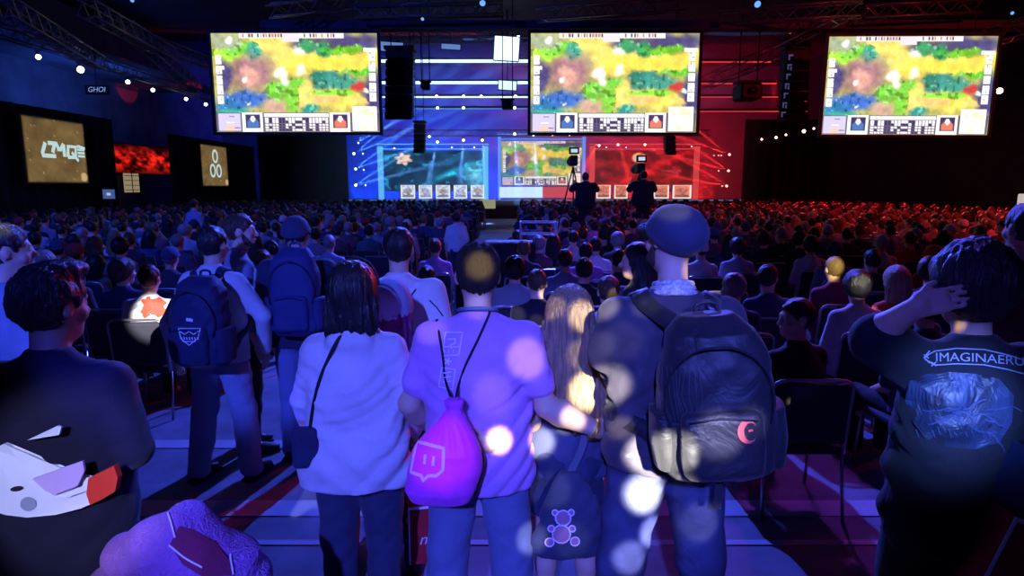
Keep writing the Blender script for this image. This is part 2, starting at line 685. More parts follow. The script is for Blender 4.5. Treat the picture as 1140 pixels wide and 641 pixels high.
def human(label, x, y, H, yaw=0.0, w=1.0, female=False, head=(0, 0, 0), arms=None, h=.007, hc_h=None, skin='skin', top=None, legs=None,
          hair=None, shoes=True, seated=False, group=None, world_arms=True, stance=0.0, head_sc=1.0, step=0.0, z0=0.0,
          lean=0.0, detail=True, name='person', heady=0.0, armk=1.0):
    """A standing or seated figure facing +Y at yaw 0, built round its skeleton; returns the body object with clothing as children."""
    s = H / 1.75
    hip_z, sh_z = .92 * s, 1.385 * s
    dz = (-.42 * s) if seated else 0.0
    top_z = H + dz
    Rh = rot(*head)
    hc = Vector((0, .022 + heady, top_z - .122 * head_sc))
    shw = (.160 if not female else .138) * w * s
    J = {}
    base = Matrix.Rotation(yaw, 3, 'Z')
    inv = base.inverted()

    def loc(p):
        return inv @ (Vector(p) - Vector((x, y, z0)))
    for sd, k in ((-1, 'L'), (1, 'R')):
        J['sh' + k] = Vector((shw * sd, -.005, sh_z + dz))
        J['el' + k] = Vector(((shw + .055 * w) * sd, -.03, sh_z + dz - .30 * s))
        J['wr' + k] = Vector(((shw + .06 * w) * sd, .05, sh_z + dz - .30 * s - .25 * s))
        if seated:
            J['el' + k] = Vector(((shw + .06) * sd, .03, sh_z + dz - .30 * s))
            J['wr' + k] = Vector((.10 * sd, .25, sh_z + dz - .38 * s))
        a = (arms or {}).get(k)
        J['hd' + k] = (J['wr' + k] - J['el' + k]).normalized()
        J['pn' + k] = Vector((-sd, 0, 0)) if not seated else Vector((0, 0, -1))
        J['ts' + k] = Vector((0, 1, 0)) if not seated else Vector((-sd, 0, 0))
        J['cu' + k] = .35
        if a:
            if 'sh' in a:
                J['sh' + k] = J['sh' + k] + Vector(a['sh'])
            J['el' + k] = loc(a['el']) if world_arms else Vector(a['el'])
            J['wr' + k] = loc(a['wr']) if world_arms else Vector(a['wr'])
            J['hd' + k] = (inv @ Vector(a['dir'])) if 'dir' in a else (J['wr' + k] - J['el' + k]).normalized()
            if 'palm' in a:
                J['pn' + k] = inv @ Vector(a['palm'])
            if 'thumb' in a:
                J['ts' + k] = inv @ Vector(a['thumb'])
            J['cu' + k] = a.get('curl', .35)
        if seated:
            J['hip' + k] = Vector((.09 * sd * s, 0, hip_z + dz - .02))
            J['kn' + k] = Vector((.13 * sd * s, .43 * s, hip_z + dz))
            J['an' + k] = Vector((.12 * sd * s, .42 * s, .085))
        else:
            st = step * sd
            J['hip' + k] = Vector((.088 * sd * s, 0, hip_z))
            J['kn' + k] = Vector(((.10 + stance * .5) * sd * s, .015 + st * .5, .50 * s))
            J['an' + k] = Vector(((.105 + stance) * sd * s, -.02 + st, .085))
    allp = list(J.values())
    pts = [p for k, p in J.items() if k[:2] not in ('hd', 'pn', 'ts', 'cu')] + [hc]
    lo = Vector([min(p[i] for p in pts) for i in range(3)]) - Vector((.16, .22, .10))
    hi = Vector([max(p[i] for p in pts) for i in range(3)]) + Vector((.16, .32, .17))
    lo.z = -.005
    hi.z = max(hi.z, top_z + .03)
    lo.x, hi.x = min(lo.x, -.26), max(hi.x, .26)
    hw = (.165 if female else .158) * w * s
    cw = (.150 if female else .168) * w * s
    ww = (.125 if female else .148) * w * s

    # ---- skin
    F = SDF(lo, hi, h)
    z = lambda q: q * s + dz
    F.ell((0, -.01, z(.96)), (hw - .01, .105 * s, .12 * s), k=.04)
    F.ell((0, -.005, z(1.10)), (ww - .01, .088 * s, .13 * s), k=.06)
    F.ell((0, -.01, z(1.27)), (cw - .015, .102 * s, .17 * s), k=.06)
    F.cap(J['shL'], J['shR'], .042 * s, k=.04)
    F.cap((0, -.015, z(1.40)), hc + Rh @ Vector((0, -.012, -.05)), .056 if not female else .047, .053 if not female else .045, k=.03)
    for k in 'LR':
        F.cap((0, -.02, z(1.455)), J['sh' + k], .038, .036, k=.03)
        F.cap(J['sh' + k], J['el' + k], .046 * w, .036 * w, k=.02)
        mid = J['el' + k].lerp(J['wr' + k], .3)
        F.cap(J['el' + k], mid, .036 * w * armk, .040 * w * armk, k=.015)
        F.cap(mid, J['wr' + k], .040 * w * armk, .026 * w * armk ** .5, k=.015)
        add_hand(F, J['wr' + k], J['hd' + k], J['pn' + k], J['ts' + k], J['cu' + k], .95 if not female else .85)
        F.cap(J['hip' + k], J['kn' + k], .078 * s, .052 * s, k=.03)
        F.cap(J['kn' + k], J['kn' + k].lerp(J['an' + k], .35) + Vector((0, -.012, 0)), .05 * s, .053 * s, k=.02)
        F.cap(J['kn' + k].lerp(J['an' + k], .35) + Vector((0, -.012, 0)), J['an' + k], .053 * s, .034 * s, k=.02)
        F.cap(J['an' + k], J['an' + k] + Vector((0, .14, -.05)), .036, .026, k=.02)
    head_sdf(F, hc, Rh, head_sc, detail=detail)
    body = F.build(name, MATS[skin], None)
    body.location = (x, y, z0)
    body.rotation_euler = (0, 0, yaw)
    tag(body, label, 'person', group)

    # ---- shirt
    if top:
        t = dict(hem=.88, sleeve=.75, loose=0.0, slr=.053, fold=.006, ph=random.random() * 6, collar=False, hood=False, dress=False)
        t.update(top)
        lz = t['loose']
        F = SDF(lo, hi, max(h * 1.15, .0085) if h < .012 else h)
        hz = t['hem'] * s + dz
        if seated:
            hz = .40 * s + .08
        ha = hw + .022 + lz
        rows = [(hz, 0, -.01, ha + .008 + lz * .5, .128 * s + lz), (z(.97), 0, -.01, ha, .125 * s + lz),
                (z(1.10), 0, -.005, ww + .03 + lz, .112 * s + lz), (z(1.25), 0, -.01, cw + .018 + lz * .6, .124 * s + lz * .5),
                (z(1.34), 0, -.012, cw + .010, .118 * s), (z(1.39), 0, -.015, cw * .86, .098 * s), (z(1.44), 0, -.018, .108 * w, .078), (z(1.475), 0, -.018, .078, .068),
                (z(1.50), 0, -.012, .062, .060)]
        rows = [r for i, r in enumerate(rows) if r[0] >= hz - 1e-6 or i == 0]
        fo = fold(t['fold'], ph=t['ph'])
        F.loft(rows, k=.0, disp=lambda u, v, q: fo(u, v, q) * np.clip((1.38 * s + dz - q) * 4, 0.12, 1))
        F.cap(J['shL'], J['shR'], .050 * s, k=.04)
        for k in 'LR':
            e = J['sh' + k].lerp(J['el' + k], min(t['sleeve'], 1.0))
            r0 = t['slr'] * (1 if not female else .88) * w
            F.cap((0, -.02, z(1.455)), J['sh' + k] + Vector((0, 0, .005)), .046, .046, k=.03)
            F.cap(J['sh' + k], e, r0 + .006, r0 + (.008 if t['sleeve'] < 1 else -.004), k=.03)
            if t['sleeve'] > 1:
                q = J['el' + k].lerp(J['wr' + k], min(t['sleeve'] - 1, 1))
                F.cap(e, q, r0 - .004, .040, k=.015)
        if t['fold']:
            F.warp(lambda X_, Y_, Z_: .35 * fo(Y_ * 1.7 + .3, X_ * 1.3, Z_ * 1.6))
        if t['hood']:
            g = float(t['hood'])
            F.ell((0, -.080, z(1.445)), (.115 * w * g, .055 * g, .065 * g), k=.03)
            F.cap((-.08, .0, z(1.47)), (0, -.08, z(1.48)), .026, .030 * g, k=.02)
            F.cap((.08, .0, z(1.47)), (0, -.08, z(1.48)), .026, .030 * g, k=.02)
        F.cut((0, 0, hz), (0, 0, -1))
        body_top = F.build(t.get('name', 'shirt'), t['mat'], body)
        if t['collar']:
            ring = []
            cr = MB()
            pts = [Vector((.066 * math.cos(a), -.014 + .062 * math.sin(a), z(1.505) + .012 * -math.sin(a))) for a in np.linspace(0, 2 * PI, 25)]
            cr.tube(pts, .012, 8)
            cr.build('collar', t.get('cmat', t['mat']), body_top, True)
    # ---- trousers
    if legs:
        q = dict(r0=.098, r1=.068, r2=.062, end=1.0, fold=.005, ph=random.random() * 5, name='trousers')
        q.update(legs)
        F = SDF(lo, hi, max(h * 1.3, .0095) if h < .012 else h)
        fo = fold(q['fold'], 7, 9, 12, q['ph'])
        F.ell((0, -.018, z(.94)), (hw + .015, .122 * s, .11 * s), k=.03)
        F.loft([(z(.94), 0, -.01, hw + .010, .118 * s), (z(1.03), 0, -.008, ww + .022, .105 * s)], k=.03)
        if not seated:
            for sd in (-1, 1):
                F.ell((.075 * sd * s, -.06, z(.90)), (.085 * s, .075, .095), k=.03)
        for k in 'LR':
            kn, an, hp = J['kn' + k], J['an' + k], J['hip' + k]
            F.cap(hp, kn, q['r0'] * s * w ** .5, q['r1'] * s * w ** .5, k=.02)
            if q['end'] > .5:
                e = kn.lerp(an, (q['end'] - .5) * 2)
                e.z = max(e.z, .07)
                F.cap(kn, e, q['r1'] * s * w ** .5, q['r2'] * s, k=.02)
        F.warp(fo)
        if q['end'] <= .5:
            F.cut((0, 0, q.get('cutz', .62 * s)), (0, 0, -1))
        else:
            F.cut((0, 0, .035), (0, 0, -1))
        F.build(q['name'], q['mat'], body)
    if shoes:
        for k in 'LR':
            a = J['an' + k]
            G = SDF(a + Vector((-.09, -.12, -.095)), a + Vector((.09, .27, .07)), .009 if h < .012 else h)
            sd = -1 if k == 'L' else 1
            G.ell(a + Vector((0, -.01, -.025)), (.042, .058, .055), k=.02)
            G.ell(a + Vector((.01 * sd, .12, -.048)), (.048, .085, .034), k=.03)
            G.ell(a + Vector((0, .04, -.035)), (.042, .09, .042), k=.03)
            G.rbox(a + Vector((.004 * sd, .065, -.072)), (.046, .138, .012), .01, k=.006)
            G.build('shoe', MATS['shoe_dark'] if shoes is True else shoes, body)
    if hair:
        G = SDF(hc - Vector((.2, .26, .56 if hair[0] == 'long' else .3)), hc + Vector((.2, .2, .2)), h if h < .012 else .011)
        hair_sdf(G, hc, Rh, hair[0], head_sc * (hair[2] if len(hair) > 2 else 1), seed=x)
        G.build('hair', hair[1], body)
    body['_'] = 0
    del body['_']
    pr = Person()
    pr.o, pr.J, pr.hc, pr.Rh, pr.s, pr.z = body, J, hc, Rh, s, z
    pr.kids = {c.name.split('.')[0]: c for c in body.children}
    pr.base = base
    pr.origin = Vector((x, y, z0))
    return pr


def bvh_world(objs):
    vs, fs = [], []
    for o in objs:
        M = o.matrix_world
        n = len(vs)
        vs += [M @ v.co for v in o.data.vertices]
        fs += [tuple(i + n for i in p.vertices) for p in o.data.polygons]
    return BVHTree.FromPolygons(vs, fs)


def cam_hit(bv, px, py, off=.003):
    d = ray(px, py).normalized()
    loc, nor, i, dist = bv.ray_cast(CAM, d)
    if loc is None:
        loc, nor, i, dist = bv.find_nearest(CAM + d * 2.6)
    if nor.dot(d) > 0:
        nor = -nor
    return loc + nor * off, nor


def stroke(mb, bv, pts, wpx, off=.003, closed=False, step=3.0, y_depth=2.5):
    """a raised line on a cloth surface along a polyline given in photo pixels"""
    pts = [Vector((p[0], p[1])) for p in pts]
    if closed:
        pts.append(pts[0])
    q = []
    for a, b in zip(pts[:-1], pts[1:]):
        n = max(1, int((b - a).length / step))
        q += [a.lerp(b, i / n) for i in range(n)]
    q.append(pts[-1])
    P3, N3 = [], []
    for p in q:
        l, n = cam_hit(bv, p.x, p.y, off)
        P3.append(l)
        N3.append(n)
    wm = wpx / FPX * (P3[0] - CAM).length
    mb.strap(P3, N3, wm, .002)


def fill(mb, bv, poly, off=.003, n=5):
    """a filled patch: fan of a polygon, subdivided and laid on the surface"""
    import mathutils
    c = Vector((sum(p[0] for p in poly) / len(poly), sum(p[1] for p in poly) / len(poly)))
    m = len(poly)
    base = len(mb.v)
    for k in range(n + 1):
        for p in poly:
            q = c.lerp(Vector(p), max(k / n, .02))
            l, nn = cam_hit(bv, q.x, q.y, off)
            mb.v.append(tuple(l))
    for k in range(n):
        for i in range(m):
            a = base + k * m + i
            b = base + k * m + (i + 1) % m
            mb.f.append((a, b, b + m, a + m))


def text_mesh(txt, size=1.0, shear=0.0):
    cu = bpy.data.curves.new('t', 'FONT')
    cu.body = txt
    cu.size = size
    cu.shear = shear
    cu.align_x = 'CENTER'
    cu.align_y = 'CENTER'
    o = bpy.data.objects.new('t', cu)
    COL.objects.link(o)
    dg = bpy.context.evaluated_depsgraph_get()
    me = bpy.data.meshes.new_from_object(o.evaluated_get(dg))
    v = [tuple(q.co) for q in me.vertices]
    f = [tuple(p.vertices) for p in me.polygons]
    bpy.data.objects.remove(o)
    bpy.data.curves.remove(cu)
    bpy.data.meshes.remove(me)
    return v, f


def text_on(mb, bv, txt, fn, size, off=.004, shear=0.0):
    """fn maps text (x, y) to photo pixel"""
    v, f = text_mesh(txt, size, shear)
    out = []
    for p in v:
        a, b = fn(p[0], p[1])
        l, n = cam_hit(bv, a, b, off)
        out.append(tuple(l))
    mb.raw(out, f)
# ------------------------------------------------------------------ cloth, skin, hair materials
mat('skin', (.62, .40, .30), rough=.55, var=.06, vscale=20, spec=.35)
mat('skin_tan', (.42, .25, .17), rough=.55, var=.06, vscale=20, spec=.35)
mat('shoe_dark', (.02, .02, .025), rough=.5)
mat('hair_black', (.012, .011, .014), rough=.38, bump=.5, bscale=18, stretch=(6, 6, .6), spec=.5)
mat('hair_brown', (.06, .035, .022), rough=.42, bump=.5, bscale=18, stretch=(6, 6, .6), spec=.5)
mat('hair_blond', (.30, .20, .11), rough=.36, var=.45, vscale=14, bump=.6, bscale=16, stretch=(8, 8, .5), spec=.6)
mat('hair_buzz', (.045, .032, .026), rough=.7, bump=.9, bscale=220)
C_ = lambda n, c, **k: mat(n, c, **dict(dict(rough=.85, var=.12, vscale=5, bump=.35, bscale=7, sheen=.1), **k))
C_('tee_navy', (.007, .007, .022))
C_('tee_black', (.010, .010, .016))
C_('shirt_pale', (.55, .55, .58))
C_('plaid_blue', (.22, .24, .36))
C_('tee_dark', (.022, .024, .06))
C_('sweater_grey', (.60, .58, .62), bscale=9, bump=.3)
C_('tee_white', (.68, .68, .68))
C_('tee_purple', (.62, .28, .68))
C_('tee_slate', (.07, .08, .15))
C_('tee_charcoal', (.060, .052, .075))
C_('denim_light', (.24, .28, .42), bscale=9)
C_('denim_mid', (.16, .19, .34), bscale=9)
C_('denim_dark', (.035, .04, .09), bscale=9)
C_('denim_grey', (.30, .32, .38), bscale=9)
C_('trouser_black', (.009, .009, .014))
C_('bag_navy', (.020, .022, .07), bump=.45, rough=.7)
C_('bag_black', (.018, .018, .024), bump=.6, rough=.55, spec=.5)
C_('bag_magenta', (.85, .08, .75), bump=.4, rough=.55, bscale=6)
C_('bag_tote', (.05, .055, .10), bump=.3)
C_('red_cloth', (.45, .02, .03), bump=.25)
C_('purple_knit', (.42, .16, .55), bump=.9, bscale=60)
C_('maroon', (.20, .02, .07), bump=.5)
C_('cap_navy', (.045, .05, .10), bump=.15)
C_('collar_white', (.72, .72, .70))
C_('red_jersey', (.55, .05, .02))
mat('print_white', (.80, .80, .84), rough=.7)
mat('print_lilac', (.85, .75, .95), rough=.7)
mat('print_grey', (.34, .36, .50), rough=.7)
mat('print_red', (.85, .12, .10), rough=.6)
mat('print_pink', (.42, .20, .30), rough=.8)
mat('cord_black', (.015, .015, .02), rough=.7)
mat('metal_dark', (.03, .03, .035), rough=.45, metal=.6)
mat('metal_bright', (.55, .55, .58), rough=.3, metal=.9)
mat('gold_band', (.75, .55, .12), rough=.3, metal=.8)
mat('lanyard', (.12, .16, .30), rough=.6)
mat('foam_white', (.80, .82, .86), rough=.6, var=.04)
mat('foam_red', (.80, .05, .02), rough=.6)
mat('foam_grey', (.30, .34, .42), rough=.6)
M = MATS
DOWN = Vector((0, 0, -1))


def place(px, topy, Y):
    p = P(px, topy, Y)
    return p.x, p.y, p.z


def flush():
    bpy.context.view_layer.update()


def surf(pr, names=('shirt',)):
    flush()
    return bvh_world([pr.kids[n] for n in names if n in pr.kids])


def backpack(label, c, w, hgt, d, m, yaw=0, roll=0, logo=None, h=.009, pockets=True, loops=None, wear=None):
    """worn rucksack; c = centre; returns its top-level body"""
    c = Vector(c)
    F = SDF((-w * .8, -d * 1.2, -hgt * .65), (w * .8, d * .9, hgt * .65), h)
    a, b, z2 = w / 2, d / 2, hgt / 2
    fo = fold(.006, 8, 8, 9, c.x * 7)
    F.loft([(-z2, 0, .02, a * .80, b * .70), (-z2 * .85, 0, 0, a * .95, b * .95), (-z2 * .2, 0, 0, a, b), (z2 * .45, 0, .01, a * .95, b * .92),
            (z2 * .8, 0, .02, a * .78, b * .75), (z2, 0, .04, a * .45, b * .4)], p=2.8, disp=fo)
    body = F.build('backpack', m)
    body.location = c
    body.rotation_euler = (0, roll, yaw)
    tag(body, label, 'backpack')
    if pockets:
        G = SDF((-w * .7, -d * 1.4, -hgt * .6), (w * .7, d * .5, hgt * .6), h)
        G.rbox((0, -b * .92, -z2 * .45), (a * .68, b * .30, z2 * .42), .035, k=.01)
        G.warp(fold(.004, 12, 9, 9, 2))
        G.build('front_pocket', m, body)
        for sd in (-1, 1):
            G = SDF((-w, -d, -hgt * .6), (w, d, hgt * .6), h)
            G.loft([(-z2 * .85, 0, 0, .04, b * .6), (-z2 * .5, 0, 0, .052, b * .7), (-z2 * .1, 0, 0, .045, b * .72)], o=(sd * a * .92, 0, 0))
            G.build('side_pocket', m, body)
        mb = MB()
        pts = [Vector((a * .90 * math.sin(t), -b * 1.0 * (1 - .25 * abs(math.sin(t))) - .006, z2 * (.05 + .68 * math.cos(t)))) for t in np.linspace(-2.0, 2.0, 28)]
        mb.tube(pts, .0035, 6)
        mb.tube([(-a * .55, -b * 1.24, -z2 * .12), (0, -b * 1.27, -z2 * .07), (a * .55, -b * 1.24, -z2 * .12)], .0035, 6)
        mb.build('zip', M['cord_black'], body, True)
    mb = MB()
    mb.tube(catmull([(-.035, b * .6, z2 * .86), (-.03, b * .6, z2 * 1.08), (.03, b * .6, z2 * 1.08), (.035, b * .6, z2 * .86)]), .008, 8)
    mb.build('grab_handle', m, body, True)
    return body


def shoulder_straps(body, pr, xs=(-.11, .11), w=.05, m=None, bot=None):
    """padded straps from the top of the pack over each shoulder, under the arm and back to its lower corners"""
    flush()
    bv = surf(pr)
    MI = body.matrix_world.inverted()
    m = m or body.data.materials[0]
    d = body.dimensions
    for sx in xs:
        sg = 1 if sx > 0 else -1
        tp = body.matrix_world @ Vector((sg * d.x * .2, d.y * .22, d.z * .38))
        bt = body.matrix_world @ Vector((sg * d.x * .42, d.y * .25, -d.z * .34))
        X0, Y0 = pr.origin.x, pr.origin.y
        zs = pr.z(1.47) + pr.origin.z
        B = pr.base
        O = pr.origin
        t = [tp, O + B @ Vector((sx, -.09, zs - O.z - .01)), O + B @ Vector((sx, -.02, zs - O.z + .02)), O + B @ Vector((sx, .07, zs - O.z - .05)),
             O + B @ Vector((sx * 1.15, .15, pr.z(1.30))), O + B @ Vector((sx * 1.6, .13, pr.z(1.16))),
             O + B @ Vector((sx * 1.85, .02, pr.z(1.08))), bt]
        P3, N3 = [], []
        for i, q in enumerate(catmull(t, 7)):
            l, n, _, dist = bv.find_nearest(q)
            if 3 < i < 46 and dist < .2:
                q = l + n * .008
            P3.append(MI @ q)
            N3.append(MI.to_3x3() @ n)
        for _ in range(2):
            P3 = [P3[0]] + [(P3[i - 1] + P3[i] * 2 + P3[i + 1]) / 4 for i in range(1, len(P3) - 1)] + [P3[-1]]
        mb = MB()
        mb.strap(P3, N3, w, .014)
        mb.build('shoulder_strap', m, body, True)


HEROES = {}

# --- J: man in the purple tee with the drawstring bag, arm round the girl
x, y, z = place(531, 271, 2.5)
J = human('man in a purple T-shirt with a magenta drawstring bag, one arm round a girl', x, y, z, w=1.10,
          arms={'R': dict(el=P(608, 452, 2.46), wr=P(664, 478, 2.50), sh=(.01, .0, -.005), dir=(.9, .25, .05), palm=(0, 1, -.1), thumb=(0, 0, 1), curl=.35),
                'L': dict(el=P(456, 449, 2.50), wr=P(486, 478, 2.72), curl=.5)},
          top=dict(mat=M['tee_purple'], hem=.80, sleeve=.66, loose=.022, slr=.052, fold=.013),
          legs=dict(mat=M['denim_mid'], r0=.105, r1=.082, r2=.078), hair=('short', M['hair_buzz']), head=(.10, -.05, .0), stance=.05, head_sc=1.03, armk=1.22)
# --- K: long haired girl
x, y, z = place(634, 324, 2.72)
K = human('girl with long brown-blond hair, standing between purple T-shirt man and flat-capped man', x, y, z, female=True,
          w=1.02, arms={'L': dict(el=P(592, 470, 2.60), wr=P(548, 494, 2.345), dir=(-1, -.12, .0), palm=(0, 1, 0), thumb=(0, 0, 1)),
                        'R': dict(el=P(690, 452, 2.72), wr=P(684, 488, 2.62), dir=(.1, .0, -1), palm=(-1, .2, 0), curl=.5)},
          top=dict(mat=M['tee_slate'], hem=.86, sleeve=.55, loose=.012),
          legs=dict(mat=M['denim_dark'], end=.42, cutz=.56, r0=.098, r1=.085, name='shorts'),
          hair=('long', M['hair_blond'], 1.08), head=(-.1, 0, .12), head_sc=1.02)
# --- L: tall man in flat cap with the black rucksack
x, y, z = place(752, 224, 2.36)
L = human('tall bearded man in a dark flat cap and charcoal shirt carrying a black rucksack', x, y, z - .02, w=1.12, skin='skin',
          arms={'L': dict(el=P(672, 398, 2.42), wr=P(700, 412, 2.78), curl=.5),
                'R': dict(el=P(842, 430, 2.46), wr=P(830, 450, 2.76), curl=.5)},
          top=dict(mat=M['tee_charcoal'], hem=.88, sleeve=.92, loose=.014, slr=.056, fold=.013),
          legs=dict(mat=mat('denim_ink', (.07, .08, .16), rough=.85, var=.3, vscale=9, bump=.4, bscale=9), r0=.105, r1=.08, r2=.074), hair=('buzz', M['hair_brown']), head=(.45, .0, .10), stance=.08)
# --- F: woman in grey sweater
x, y, z = place(391, 296, 2.62)
F_ = human('woman with shoulder-length dark hair in a pale grey sweater with a thin crossbody strap', x, y, z, w=1.14, female=True,
           arms={'L': dict(el=P(338, 445, 2.64), wr=P(352, 495, 2.74)), 'R': dict(el=P(455, 445, 2.62), wr=P(462, 480, 2.86))},
           top=dict(mat=M['sweater_grey'], hem=.80, sleeve=1.9, loose=.035, slr=.058, hood=.7, fold=.014, name='sweater'),
           legs=dict(mat=M['denim_dark'], r0=.106, r1=.076, r2=.06), hair=('bob', M['hair_black']), head=(-.15, -.04, 0), head_sc=.98)
# --- A: man at the left edge
x, y, z = place(48, 298, 1.98)
A = human('man with swept-up black hair in a black top, near the left edge', x, y, z, w=1.12,
          arms={'L': dict(el=P(-62, 480, 1.95), wr=P(-40, 540, 2.1)), 'R': dict(el=P(150, 500, 1.98), wr=P(152, 470, 2.25))},
          top=dict(mat=M['tee_navy'], hem=.80, sleeve=1.8, loose=.02), legs=dict(mat=M['trouser_black']),
          hair=('quiff', M['hair_black']), head=(-.35, -.06, 0), skin='skin_tan')
# --- Mg: man at the right with long dark hair, hand to his head
x, y, z = place(1090, 280, 2.02)
G_ = human('person with bushy black hair raising a hand to the head, black lettered T-shirt, at right', x, y, z, w=1.14,
           arms={'L': dict(el=P(972, 374, 2.05), wr=P(1022, 340, 1.93), dir=(.95, -.02, .22), palm=(.1, .9, -.3), thumb=(0, 0, 1), curl=.12, sh=(.0, .0, .02)),
                 'R': dict(el=P(1158, 470, 2.02), wr=P(1140, 520, 2.0), curl=.6)},
           top=dict(mat=M['tee_black'], hem=.82, sleeve=.85, loose=.02, slr=.07, fold=.011), legs=dict(mat=M['trouser_black'], r0=.112, r1=.09, r2=.085),
           hair=('full', M['hair_black'], 1.1), head=(.1, -.08, 0), skin='skin')
# --- C: man with the navy rucksack in the aisle
x, y, z = place(234, 252, 4.25)
Cm = human('man in a pale long-sleeved top with a navy rucksack, standing in the left aisle', x, y, z, w=1.1, yaw=-.25, h=.010,
           top=dict(mat=M['shirt_pale'], hem=.86, sleeve=1.9, loose=.02),
           arms={'R': dict(el=P(293, 352, 4.25), wr=P(296, 396, 4.42)), 'L': dict(el=P(188, 360, 4.2), wr=P(196, 400, 4.4))},
           legs=dict(mat=M['denim_light'], r0=.10, r1=.08, r2=.075), hair=('short', M['hair_black']), stance=.06, step=.06)
# --- D: bearded man in profile
x, y, z = place(264, 239, 4.75)
D = human('bearded man in profile facing right in a blue shirt, beside the navy rucksack', x, y, z, yaw=-1.0, w=1.05, h=.010,
          top=dict(mat=M['plaid_blue'], hem=.84, sleeve=1.5, loose=.02, collar=True), legs=dict(mat=M['trouser_black']), hair=('short', M['hair_brown']),
          head=(-.35, 0, 0), arms=None)
# --- E: man in cap with rucksack
x, y, z = place(328, 240, 4.6)
E = human('man in a dark baseball cap with a tall blue-black rucksack, in the aisle', x, y, z - .02, w=1.2, h=.010,
          top=dict(mat=M['tee_dark'], hem=.86, sleeve=.85, loose=.02, slr=.07), legs=dict(mat=M['denim_mid']), hair=('buzz', M['hair_black']),
          arms={'L': dict(el=P(296, 350, 4.6), wr=P(306, 385, 4.8)), 'R': dict(el=P(372, 350, 4.6), wr=P(362, 385, 4.8))})
# --- G: man in pale tee with a strap
x, y, z = place(437, 254, 3.7)
Gm = human('man in a white T-shirt with a thin dark strap, behind the sweater woman', x + .03, y, z, w=1.15, h=.010,
           top=dict(mat=M['tee_white'], hem=.82, sleeve=.8, loose=.03, slr=.07), legs=dict(mat=M['denim_dark']), hair=('short', M['hair_black']))
# --- Hk: short person in slate beanie with curly purple hair
x, y, z = place(434, 320, 3.15)
Hk = human('short person in a smooth slate knit hat, half hidden behind the sweater woman', x, y, z, w=.95, h=.010, female=True,
           top=dict(mat=M['tee_dark'], hem=.84, sleeve=1.5, loose=.02), legs=dict(mat=M['denim_dark']), hair=('bob', mat('hair_purple', (.10, .02, .09), rough=.4, bump=.6, bscale=20), 1.0))
# --- T: long-haired woman in profile beside the capped man
x, y, z = place(712, 272, 4.4)
T = human('woman with long black hair in profile, just left of the flat-capped man', x, y, z, yaw=.9, w=.95, h=.010, female=True,
          top=dict(mat=M['tee_black'], hem=.84, sleeve=1.8, loose=.01), legs=dict(mat=M['trouser_black']), hair=('long', M['hair_black']), head=(.4, 0, 0))
# --- B: man at extreme left edge
x, y, z = place(-2, 250, 2.95)
B_ = human('man cut by the left edge of the frame, face turned right, in a blue-lit T-shirt', x, y, z, w=1.2, h=.010, yaw=-.5,
           top=dict(mat=M['denim_light'], hem=.86, sleeve=.8, loose=.02), legs=dict(mat=M['trouser_black']), hair=('short', M['hair_black']), head=(-.4, 0, 0))
# --- N: person in red at the right edge
x, y, z = place(1150, 226, 3.1)
N_ = human('person in a dark red shirt cut by the right edge of the frame', x, y, z, w=1.1, h=.010,
           top=dict(mat=M['maroon'], hem=.86, sleeve=1.5, loose=.02), legs=dict(mat=M['trouser_black']), hair=('short', M['hair_black']))
flush()

# ---- hats
cap_hat(L.o, L.hc + Vector((0, 0, .0)), L.Rh @ rot(0, .16), M['cap_navy'], 'flat')
cap_hat(E.o, E.hc, E.Rh, M['cap_navy'], 'baseball', 1.02, .009)
cap_hat(Hk.o, Hk.hc, Hk.Rh, mat('knit_slate', (.26, .32, .46), rough=.8, bump=.2, bscale=50), 'beanie', 1.12, .009, name='knit_hat')


def beard(pr, m, sc=1.0, h=.008):
    hc = pr.hc
    G = SDF(hc - Vector((.14, .14, .17)), hc + Vector((.14, .16, .06)), h)
    R = pr.Rh
    Q = lambda a, b, c: hc + R @ Vector((a, b, c))
    G.ell(Q(0, .045, -.085), (.044, .044, .036), R, k=.02)
    for s_ in (-1, 1):
        G.cap(Q(.064 * s_, .012, -.01), Q(.050 * s_, .04, -.075), .013, .024, k=.02)
    G.ell(Q(0, .075, -.045), (.03, .02, .008), R, k=.008)
    G.warp(lambda x, y, z: .0015 * np.sin(x * 190) * np.sin(z * 170 + y * 90))
    G.build('beard', m, pr.o)


beard(L, M['hair_brown'])
beard(D, M['hair_brown'])
# white patterned collar of the capped man
mb = MB()
c0 = Vector((0, -.012, L.z(1.475)))
for k_ in range(3):
    mb.tube([c0 + Vector(((.066 + .006 * k_) * math.cos(a), (.066 + .006 * k_) * math.sin(a), .022 - .017 * k_ - .016 * math.sin(a))) for a in np.linspace(0, 2 * PI, 33)], .0115, 8)
mb.build('collar', mat('collar_patterned', (.62, .62, .60), rough=.8, var=.5, vscale=60), L.o, True)
# lanyard of purple man
mb = MB()
c0 = Vector((0, -.014, J.z(1.495)))
mb.tube([c0 + Vector((.074 * math.cos(a), .070 * math.sin(a), .0 - .02 * math.sin(a))) for a in np.linspace(0, 2 * PI, 33)], .008, 8)
mb.build('lanyard', M['lanyard'], J.o, True)
# wrist band of the purple man and his bracelet
w_, d_ = J.J['wrR'], J.J['hdR']
ax = (J.J['wrR'] - J.J['elR']).normalized()
u_ = ax.orthogonal().normalized()
v_ = ax.cross(u_)
mb = MB()
mb.tube([w_ - ax * .012 + (u_ * math.cos(a) + v_ * math.sin(a)) * .034 for a in np.linspace(0, 2 * PI, 25)], .009, 8, cap=False)
mb.build('wristband', M['gold_band'], J.o, True)
# hairband on woman F
mb = MB()
R = F_.Rh
mb.tube([F_.hc + R @ Vector((.104 * math.cos(a), .015 + .02 * math.sin(a), .02 + .128 * math.sin(a))) for a in np.linspace(.15, PI - .15, 24)], .005, 8)
mb.build('hairband', M['cord_black'], F_.o, True)


